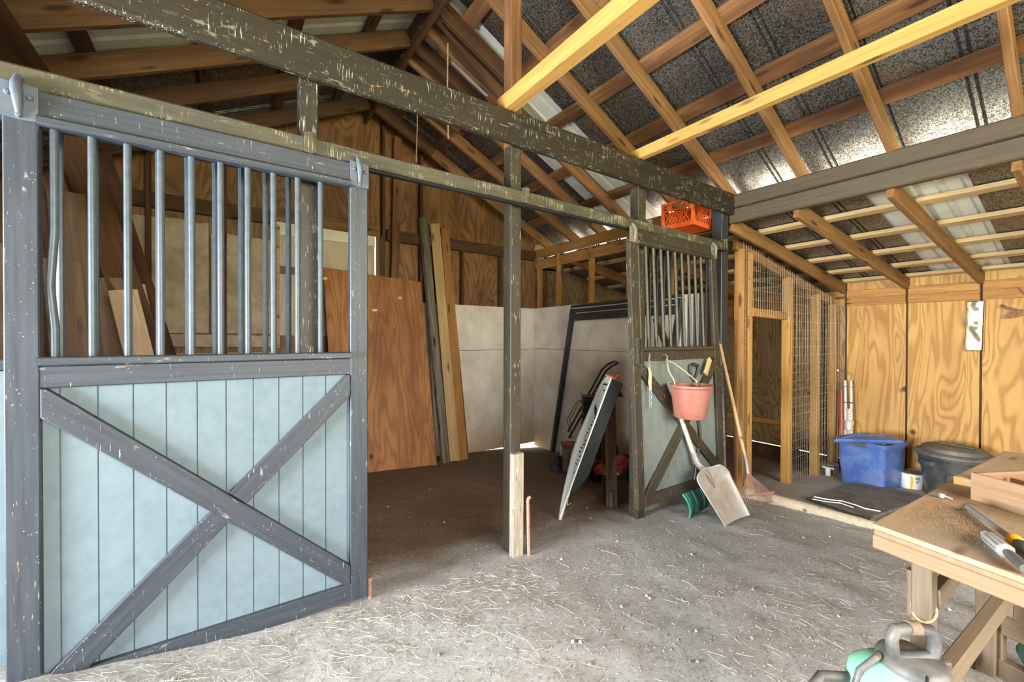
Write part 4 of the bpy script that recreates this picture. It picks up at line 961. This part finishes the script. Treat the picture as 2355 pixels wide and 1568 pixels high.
# ------------------------------------------------------------------ orange crate
n0 = V((3.82, 2.385, 2.45)); ex = V((-.02, .34, 0)); ey = V((.345, .02, 0))
if ey.x < 0: ey = -ey
cs, chh = 1.0, .275
cr = empty('milk_crate', n0+(ex+ey)*cs/2, 'orange plastic milk crate above the smaller stall door', 'crate')
def cpt(a, b, z): return n0+ex*(a*cs)+ey*(b*cs)+V((0, 0, z))
tx = .012
def cside(p, q, inn):
    m = MB(); P = lambda u, z: p.lerp(q, u)+V((0, 0, z))
    m.bar(P(0, .02), P(1, .02), tx, .045); m.bar(P(0, chh-.012), P(1, chh-.012), tx*1.3, .024)
    for u in (.02, .98): m.bar(P(u, 0), P(u, chh), tx*1.5, .03, up=(q-p).normalized())
    hz = chh-.055; m.bar(P(.04, hz-.028), P(.96, hz-.028), tx, .014)
    m.bar(P(.15, hz), P(.33, hz), tx, .05); m.bar(P(.67, hz), P(.85, hz), tx, .05)
    zA, zB = .045, hz-.03; s_ = (zB-zA)/.34*.62
    for k in range(-3, 12):
        for sg in (1, -1):
            u0 = k/9; u1 = u0+s_
            if sg < 0: u0, u1 = u1, u0
            ua, ub = u0, u1; za, zb_ = zA, zB
            if min(ua, ub) < .03 or max(ua, ub) > .97: continue
            m.bar(P(ua, za), P(ub, zb_), .007, .006, up=inn)
    return m
sides = [(cpt(0, 0, 0), cpt(1, 0, 0), ey), (cpt(0, 0, 0), cpt(0, 1, 0), ex), (cpt(1, 0, 0), cpt(1, 1, 0), ex), (cpt(0, 1, 0), cpt(1, 1, 0), ey)]
for p, q, i_ in sides: cside(p, q, i_).build('side', 'crate_orange', cr)
m = MB(); 
for k in range(13):
    u = k/12; m.bar(cpt(u, 0, .006), cpt(u, 1, .006), .007, .010); m.bar(cpt(0, u, .006), cpt(1, u, .006), .007, .010)
m.build('base', 'crate_orange', cr)
timber('cleat', (3.78, 2.66, 2.428), (4.22, 2.66, 2.428), .05, .04, 'dark_wood', label='dark cleat carrying the orange crate', cat='cleat')

# ------------------------------------------------------------------ stakes and strings
k0 = uG(1217, 1277); k1 = uY(1214, 1150, k0.y); m = MB(); m.tube([k0-V((0, 0, .1)), k1, k1+V((.004, 0, .012)), k1+V((.018, 0, .016))], .011, 8); m.build('iron_stake', 'rusty_pink', smooth=True, label='thin rusty iron stake standing right of the centre post', cat='stake')
k0 = uG(851, 1376); k1 = uY(850, 1332, k0.y); m = MB(); m.tube([k0-V((0, 0, .1)), k1], .010, 8); m.lathe([(0, .012), (.012, .010), (.014, 0)], k1, n=12); m.build('iron_stake', 'rusty_pink', smooth=True, label='short rusty peg at the right foot of the big door', cat='stake')
for pts, l in ((((1030, 100), (1029, 200), (1031, 320)), 'thin brown string hanging near the roof peak, nearer the king post'), (((958, 165), (960, 280), (957, 372)), 'thin brown string hanging near the roof peak, nearer the gable wall')):
    m = MB(); m.tube([uY(p[0], p[1], 3.4 if pts[0][0] > 1000 else 4.4) for p in pts], .006, 6); m.build('string', 'rope', label=l, cat='string')

# ------------------------------------------------------------------ workbench
zb_ = .70
c0 = uZ(2006, 1203, zb_); cl = uZ(2216, 1088, zb_); cf_ = uZ(2400, 1344, zb_)
le = (cl-c0); fe = (cf_-c0); le.z = fe.z = 0; ld_ = le.normalized(); fd_ = fe.normalized()
cA, cB, cC, cD = c0, c0+ld_*1.35, c0+ld_*1.35+fd_*.62, c0+fd_*.62
wk = empty('workbench', V((c0.x+.4, c0.y-.25, fz(c0.x+.4, c0.y-.25))), 'wooden workbench in the right foreground littered with sawdust', 'workbench')
def slabq(P, z0, z1): return MB().prism([V((p.x, p.y, z0)) for p in P], V((0, 0, z1-z0)))
ang = math.atan2(ld_.y, ld_.x); Rw = Mx.Rotation(ang, 3, 'Z')
slabq([cA, cD, cC, cB], zb_-.018, zb_).build('top', 'bench_wood', wk, origin=cA, R=Rw, bev=.003)
ins = lambda k: [cA+ld_*k+fd_*k, cD+ld_*k-fd_*k, cC-ld_*k-fd_*k, cB-ld_*k+fd_*k]
slabq(ins(.003), zb_-.036, zb_-.019).build('top_core', 'edge_wood', wk, origin=cA, R=Rw, bev=.003)
timber('apron', cA+ld_*.012+fd_*.004+V((0, 0, -.059)), cA+ld_*.012+fd_*.44+V((0, 0, -.059)), .022, .045, 'edge_wood', wk)
timber('apron', cA+ld_*.012+fd_*.443+V((0, 0, -.059)), cD+ld_*.012+V((0, 0, -.059)), .022, .045, 'edge_wood', wk)
timber('apron', cA+fd_*.012+ld_*.03+V((0, 0, -.059)), cB+fd_*.012+V((0, 0, -.059)), .022, .045, 'edge_wood', wk)
def leg(a, b, **k):
    p = cA+ld_*a+fd_*b; timber('leg', (p.x, p.y, fz(p.x, p.y)-.01), (p.x, p.y, zb_-.082), .038, .052, 'leg_wood', wk, up=fd_, **k)
leg(.07, .118); leg(1.2, .08); leg(1.2, .52)
p1 = cA+ld_*.07+fd_*.118; p3 = uG(2287, 1545); p3 = V((p3.x, p3.y, 0))
timber('leg', (p3.x, p3.y, fz(p3.x, p3.y)-.01), (p3.x, p3.y, zb_-.037), .04, .06, 'leg_wood', wk, up=fd_)
timber('stretcher', V((p1.x, p1.y, .225))+ld_*.02+fd_*.03, V((p1.x, p1.y, .235))+ld_*.95+fd_*.03, .04, .07, 'leg_wood', wk)
timber('stretcher', V((p1.x, p1.y, .50))+ld_*.02+fd_*.02, V((p1.x, p1.y, .52))+ld_*.25+fd_*.02, .03, .06, 'leg_wood', wk)
timber('rail', V((p3.x, p3.y, .125)), V((p3.x, p3.y, .115))+fd_*.5, .04, .075, 'leg_wood', wk)
timber('rail', V((p3.x, p3.y, fz(p3.x, p3.y)+.03)), V((p3.x, p3.y, fz(p3.x, p3.y)+.02))+fd_*.5, .05, .085, 'leg_wood', wk)
timber('cleat', V((p1.x, p1.y, .55))-fd_*.03+ld_*.05, V((p1.x, p1.y, .40))-fd_*.03+ld_*.05, .03, .05, 'leg_wood', wk)
m = MB(); m.tube([V((p1.x, p1.y, .46+.03*math.sin(t)))+fd_*(.031*math.cos(t))+ld_*(.025*math.sin(t)) for t in [2*pi*k/16 for k in range(16)]], .004, 6, closed=True); m.build('band', 'rope', wk)
# second bench top further on
zc_ = .735; s0 = uZ(2196, 1092, zc_); s1 = uZ(2311, 1036, zc_); ad = (s1-s0); ad.z = 0; ad.normalize(); fd2 = V((ad.y, -ad.x, 0))
b2 = empty('workbench', V((s0.x+.5, s0.y-.3, fz(s0.x+.5, s0.y-.3))), 'second worn bench top beyond the front workbench, orange front edge', 'workbench')
L2 = (s1-s0).length
m = MB(); pts = [s0+ad*.012, s0+fd2*.02, s0+fd2*.02-ad*.006, s0+fd2*.6-ad*.02, s0+fd2*.6+ad*L2, s0+ad*L2]
slabq([s0, s0-ad*.03+fd2*.06, s0+ad*.02+fd2*.7, s0+ad*L2+fd2*.7, s0+ad*L2], zc_-.034, zc_).build('top', 'bench_wood', b2, R=Mx.Rotation(math.atan2(ad.y, ad.x), 3, 'Z'), bev=.008)
timber('front_edge', s0-ad*.006+V((0, 0, -.02)), s0+ad*.0+fd2*.5+V((0, 0, -.02)), .02, .036, 'gold_wood', b2, ch=.008)
for a, b in ((.08, .08), (L2-.08, .08), (.08, .6), (L2-.08, .6)):
    p = s0+ad*a+fd2*b; timber('leg', (p.x, p.y, fz(p.x, p.y)-.01), (p.x, p.y, zc_-.036), .06, .06, 'leg_wood', b2)
# tray on the bench
ta = uZ(2236, 1148, zb_); tb_ = uZ(2356, 1186, zb_); td = (tb_-ta); td.z = 0; td.normalize(); tn_ = V((-td.y, td.x, 0))
if tn_.x < 0: tn_ = -tn_
ht_ = .105; Lt = .36; Wt = .30
ty = empty('wooden_tray', ta+td*Lt/2+tn_*Wt/2, 'open orange wooden drawer tray standing on the workbench', 'tray')
def tside(p, q, n, w_=.014, h2=ht_): timber(n, p+V((0, 0, h2/2)), q+V((0, 0, h2/2)), w_, h2, 'edge_wood', ty, ch=.002)
tside(ta, ta+td*Lt, 'front_panel'); tside(ta+tn_*Wt, ta+td*Lt+tn_*Wt, 'back_panel'); tside(ta+td*.007, ta+td*.007+tn_*Wt, 'side_panel'); tside(ta+td*(Lt-.007), ta+td*(Lt-.007)+tn_*Wt, 'side_panel')
tside(ta+tn_*.13+td*.03, ta+tn_*.13+td*Lt, 'divider', .01, .09); timber('bottom', ta+tn_*Wt/2+td*.01+V((0, 0, .006)), ta+tn_*Wt/2+td*(Lt-.01)+V((0, 0, .006)), Wt, .008, 'edge_wood', ty)
bgc = ta+td*.30+tn_*.27; m = MB()
m.grid(lambda u, v: bgc+V((0, 0, .10))+td*(.17*(u-.5))+tn_*(.16*(v-.5))+V((0, 0, .055*math.sin(pi*u)*math.sin(pi*v)*(1+.7*noise.noise(V((u*6, v*6, 2))))+.012*noise.noise(V((u*13, v*13, 5))))), 20, 20)
m.build('plastic_bag', 'white_plastic', smooth=True, solid=.002, label='crumpled white plastic bag in the wooden tray', cat='bag')
# tools on the bench
za = zb_+.016; a0 = uZ(2229, 1166, za); a1 = uZ(2328, 1238, za); dd = (a1-a0).normalized()
tk = empty('long_screwdriver', a1, 'long grey steel rod tool with an orange collar on the bench', 'tool')
m = MB(); m.tube([a0, a0+dd*.02, a0.lerp(a1, .5), a1], [.012, .013, .010, .011], 12); m.build('shaft', 'steel', tk, smooth=True)
m = MB(); m.tube([a1-dd*.004, a1+dd*.006, a1+dd*.022, a1+dd*.03], [.013, .018, .018, .012], 16); m.build('collar', 'orange_plastic', tk, smooth=True)
m = MB(); m.tube([a1+dd*.03, a1+dd*.042, a1+dd*.05, a1+dd*.16], [.012, .012, .017, .018], 14); m.build('handle', 'grey_plastic', tk, smooth=True)
za = zb_+.019; a0 = uZ(2266, 1228, za); a1 = uZ(2349, 1297, za); dd = (a1-a0).normalized()
tk2 = empty('caulk_gun', a0, 'silver ribbed cylinder tool lying at the front of the bench', 'tool')
m = MB(); m.lathe([(.0, 0), (.010, .0), (.012, .012), (.006, .02), (.017, .026), (.019, .035)]+[(.019, .04), (.020, .12), (.019, .122), (.014, .13)], a0-dd*.004, axis=dd, n=24); m.build('barrel', 'silver_grip', tk2, smooth=True)
ri = MB()
for k in range(10):
    an = 2*pi*k/10; o1 = dd.orthogonal().normalized(); o2 = dd.cross(o1); rv = (o1*math.cos(an)+o2*math.sin(an))*.0195
    ri.bar(a0+dd*.04+rv, a0+dd*.118+rv, .003, .003)
ri.build('ribs', 'steel', tk2)
m = MB(); m.tube([a0+dd*.125, a0+dd*.145, a0+dd*.22-V((0, 0, .002))], [.010, .013, .013], 12); m.build('rod', 'grey_plastic', tk2, smooth=True)
bp = uZ(2166, 1140, zb_+.01); m = MB(); m.tube([bp-V((0, 0, .006)), bp+V((0, 0, .010))], .010, 6); m.tube([bp+V((0, 0, .004)), bp+fd_*.03+ld_*.01+V((0, 0, -.004))], .004, 6); m.build('bolt', 'steel', label='small steel bolt near the far edge of the bench', cat='bolt')
random.seed(11); m = MB()
def flake(p, s):
    a = random.uniform(0, pi); d1_ = V((math.cos(a), math.sin(a), random.uniform(-.2, .3)))*s; d2_ = V((-math.sin(a), math.cos(a), random.uniform(-.2, .3)))*s*random.uniform(.3, .8)
    m.add([p-d1_, p+d2_, p+d1_, p-d2_, p+Z*s*.6, p-Z*s*.3], [(0, 1, 4), (1, 2, 4), (2, 3, 4), (3, 0, 4), (1, 0, 5), (2, 1, 5), (3, 2, 5), (0, 3, 5)])
for i in range(3400):
    t = random.random(); px = 2110+170*t+random.gauss(0, 22); py = 1172+60*t+random.gauss(0, 13)
    if random.random() < .25: px, py = random.uniform(2040, 2340), random.uniform(1150, 1290)
    p = uZ(px, py, zb_+.001)
    q_ = p-cA; al = q_.dot(ld_); be = q_.x*(-ld_.y)+q_.y*ld_.x
    if al < .02 or al > 1.2 or be > -.02 or be < -.55: continue
    flake(p+V((0, 0, .001)), random.choice((.0008, .001, .0014, .0018, .0026)))
m.build('sawdust', 'sawdust', kind='stuff', label='brown sawdust and chips strewn over the workbench top', cat='sawdust')

# ------------------------------------------------------------------ pump sprayer
sp0 = EYE+ray(2094, 1500)*1.15; sp0 = V((sp0.x, sp0.y, fz(sp0.x, sp0.y)))
spy = empty('pump_sprayer', sp0, 'mint green pump sprayer with a grey cap in the right foreground', 'sprayer')
rv_ = V((cR.x, cR.y, 0)).normalized(); bkv = V((-rv_.y, rv_.x, 0))
ztk = .415-sp0.z
tkb = sp0-rv_*.045
MB().lathe([(0, 0), (.095, 0), (.105, .015), (.105, ztk-.06), (.098, ztk-.025), (.07, ztk), (0, ztk+.01)], tkb, n=40).build('tank', 'mint_plastic', spy, smooth=True)
cp0 = sp0+V((0, 0, ztk-.06))+rv_*.005
MB().lathe([(.070, 0), (.078, .01), (.080, .07), (.075, .084), (.066, .092), (.0, .095)], cp0, n=40).build('cap', 'grey_plastic', spy, smooth=True)
m = MB(); m.box(cp0+rv_*.070+V((0, 0, .045)), (.035, .05, .09), (rv_, bkv, Z)); m.build('nozzle_clip', 'grey_plastic', spy, bev=.006)
MB().box(cp0-bkv*.073-rv_*.032+V((0, 0, .05)), (.003, .006, .085), (rv_, bkv, Z)).build('seam', 'mark_black', spy)
hz0 = cp0+V((0, 0, .09)); m = MB()
m.tube([hz0-rv_*.052+V((0, 0, .0)), hz0-rv_*.058+V((0, 0, .05)), hz0-rv_*.047+V((0, 0, .072)), hz0+V((0, 0, .078)), hz0+rv_*.050+V((0, 0, .070)), hz0+rv_*.062+V((0, 0, .05)), hz0+rv_*.056, hz0+V((0, 0, -.004))], [.017, .016, .016, .015, .016, .016, .017, .016], 10, closed=True)
m.build('pump_handle', 'grey_plastic', spy, smooth=True)
m = MB(); m.tube([hz0-rv_*.012+V((0, 0, .078)), hz0+rv_*.016+V((0, 0, .077))], .0178, 12); m.build('tape', 'leg_wood', spy, smooth=True)
hs = [cp0-rv_*.06+V((0, 0, .075))+bkv*.03, cp0-rv_*.10+V((0, 0, .085)), cp0-rv_*.145+V((0, 0, .05)), cp0-rv_*.165+V((0, 0, -.02)), cp0-rv_*.165+V((0, 0, -.12)), cp0-rv_*.15+V((0, 0, -.2))]
m = MB(); m.tube(hs, .0085, 10); m.build('hose', 'grey_plastic', spy, smooth=True)
wl_ = cp0-rv_*.04; W_ = [wl_+V((0, 0, -.005))+bkv*.04, wl_-rv_*.19+V((0, 0, .01))+bkv*.03, wl_-rv_*.235+V((0, 0, -.0)), wl_-rv_*.240+V((0, 0, -.035))-bkv*.03, wl_-rv_*.215+V((0, 0, -.055))-bkv*.07, wl_-rv_*.08+V((0, 0, -.075))-bkv*.10]
m = MB(); m.tube(W_, [.012, .013, .016, .017, .016, .013], 10); m.build('wand_handle', 'grey_plastic', spy, smooth=True)
# label plate with raised lettering on the tank
def ontank(x, z): 
    th = x/.105; d = -bkv*math.cos(th)+rv_*math.sin(th); return tkb+d*.1065+V((0, 0, z))
m = MB(); m.grid(lambda u, v: ontank(-.045+.12*u, ztk-.068-.03*u-.06*v), 12, 2); lbp = m.build('label_plate', 'can_black', spy, solid=.002)
fc = bpy.data.curves.new('lettering', 'FONT'); fc.body = 'AVIPP'; fc.size = .042; fc.extrude = .0012; fc.shear = .3
ft_ = bpy.data.objects.new('lettering', fc); lm_ = bpy.data.meshes.new_from_object(ft_); bpy.data.objects.remove(ft_)
lm_.materials.clear(); lm_.materials.append(MAT['pale_plastic']); fo = bpy.data.objects.new('lettering', lm_)
p = ontank(-.036, ztk-.118)-bkv*.006; xx = (ontank(.05, ztk-.142)-bkv*.004-p).normalized(); yy = Z-xx*Z.dot(xx); yy.normalize(); zz_ = xx.cross(yy)
link(fo, lbp, Mx(((xx.x, yy.x, zz_.x, p.x), (xx.y, yy.y, zz_.y, p.y), (xx.z, yy.z, zz_.z, p.z), (0, 0, 0, 1))))
# bits under the bench
jr = uG(2262, 1478); jr = V((2.35, .38, fz(2.35, .38))); MB().lathe([(0, 0), (.04, 0), (.043, .01), (.043, .08), (.03, .1), (.03, .115), (0, .115)], jr, n=24).build('jar', 'pale_plastic', smooth=True, label='small pale jar on the straw behind the bench leg', cat='jar')
jt = V((2.62, .12, fz(2.62, .12))); MB().lathe([(0, 0), (.05, 0), (.05, .22), (.02, .27), (.02, .31), (0, .31)], jt+V((0, 0, .05)), axis=(.9, .3, .05), n=20).build('bottle', 'green_plastic', smooth=True, label='green bottle lying under the workbench', cat='bottle')

# ------------------------------------------------------------------ loose straw and clods
random.seed(21); m = MB()
def strand(x, y, L, r, a=None, lift=.004):
    a = random.uniform(0, 2*pi) if a is None else a; c_ = random.uniform(-.7, .7); pts = []; n = 4
    h0, h1 = random.uniform(0, .010), random.uniform(0, .006); px, py = x, y
    for i in range(n+1):
        pts.append(V((px, py, fz(px, py)+lift+h0+(h1-h0)*i/n)))
        px += math.cos(a)*L/n; py += math.sin(a)*L/n; a += c_/n
    m.tube(pts, r, 3, cap=False)
def clear(x, y): return y < 2.12 or y > 2.28 or (.7 < x < 1.5) or (1.7 < x < 2.4)
for i in range(3800):
    t = random.random()
    if t < .55: x, y = random.uniform(-.7, 1.5), 2.13-abs(random.gauss(0, .33))
    elif t < .75: x, y = random.uniform(1.6, 3.6), random.uniform(-.2, 1.1)
    elif t < .92: x, y = random.uniform(.3, 4.5), random.uniform(.5, 2.1)
    else: x, y = random.uniform(.3, 3.0), random.uniform(.3, 1.6)
    if not clear(x, y): continue
    strand(x, y, random.choice((.015, .02, .03, .03, .04, .05, .07, .11)), random.choice((.0003, .0004, .0006, .0008)))
m.build('straw', 'straw_mat', kind='stuff', origin=(0, 0, 0), label='loose straw strewn over the dirt floor', cat='straw')
m = MB()
for i in range(5200):
    x, y = random.uniform(-.7, 5.2), random.uniform(.2, 2.6) if i % 4 else random.uniform(2.3, 4.8)
    if i % 3 == 0: x, y = random.uniform(.2, 2.6), random.uniform(.5, 2.1)
    if (2.1 < y < 2.42 and not .75 < x < 1.45) or (y > 2.3 and x > 4.1): continue
    s_ = random.choice((.002, .003, .003, .004, .006)) if random.random() < .99 else .013
    o_ = V((x, y, fz(x, y)+s_*.3)); q = [o_+V((random.uniform(.6, 1.2)*s_*a, random.uniform(.6, 1.2)*s_*b, random.uniform(.5, .9)*s_*c2)) for a, b, c2 in ((1, 0, 0), (0, 1, 0), (-1, 0, 0), (0, -1, 0), (0, 0, 1), (0, 0, -1))]
    m.add(q, [(0, 1, 4), (1, 2, 4), (2, 3, 4), (3, 0, 4), (1, 0, 5), (2, 1, 5), (3, 2, 5), (0, 3, 5)])
m.build('clods', 'clod', kind='stuff', origin=(0, 0, 0), label='small clods and gravel scattered on the dirt floor', cat='dirt clods')
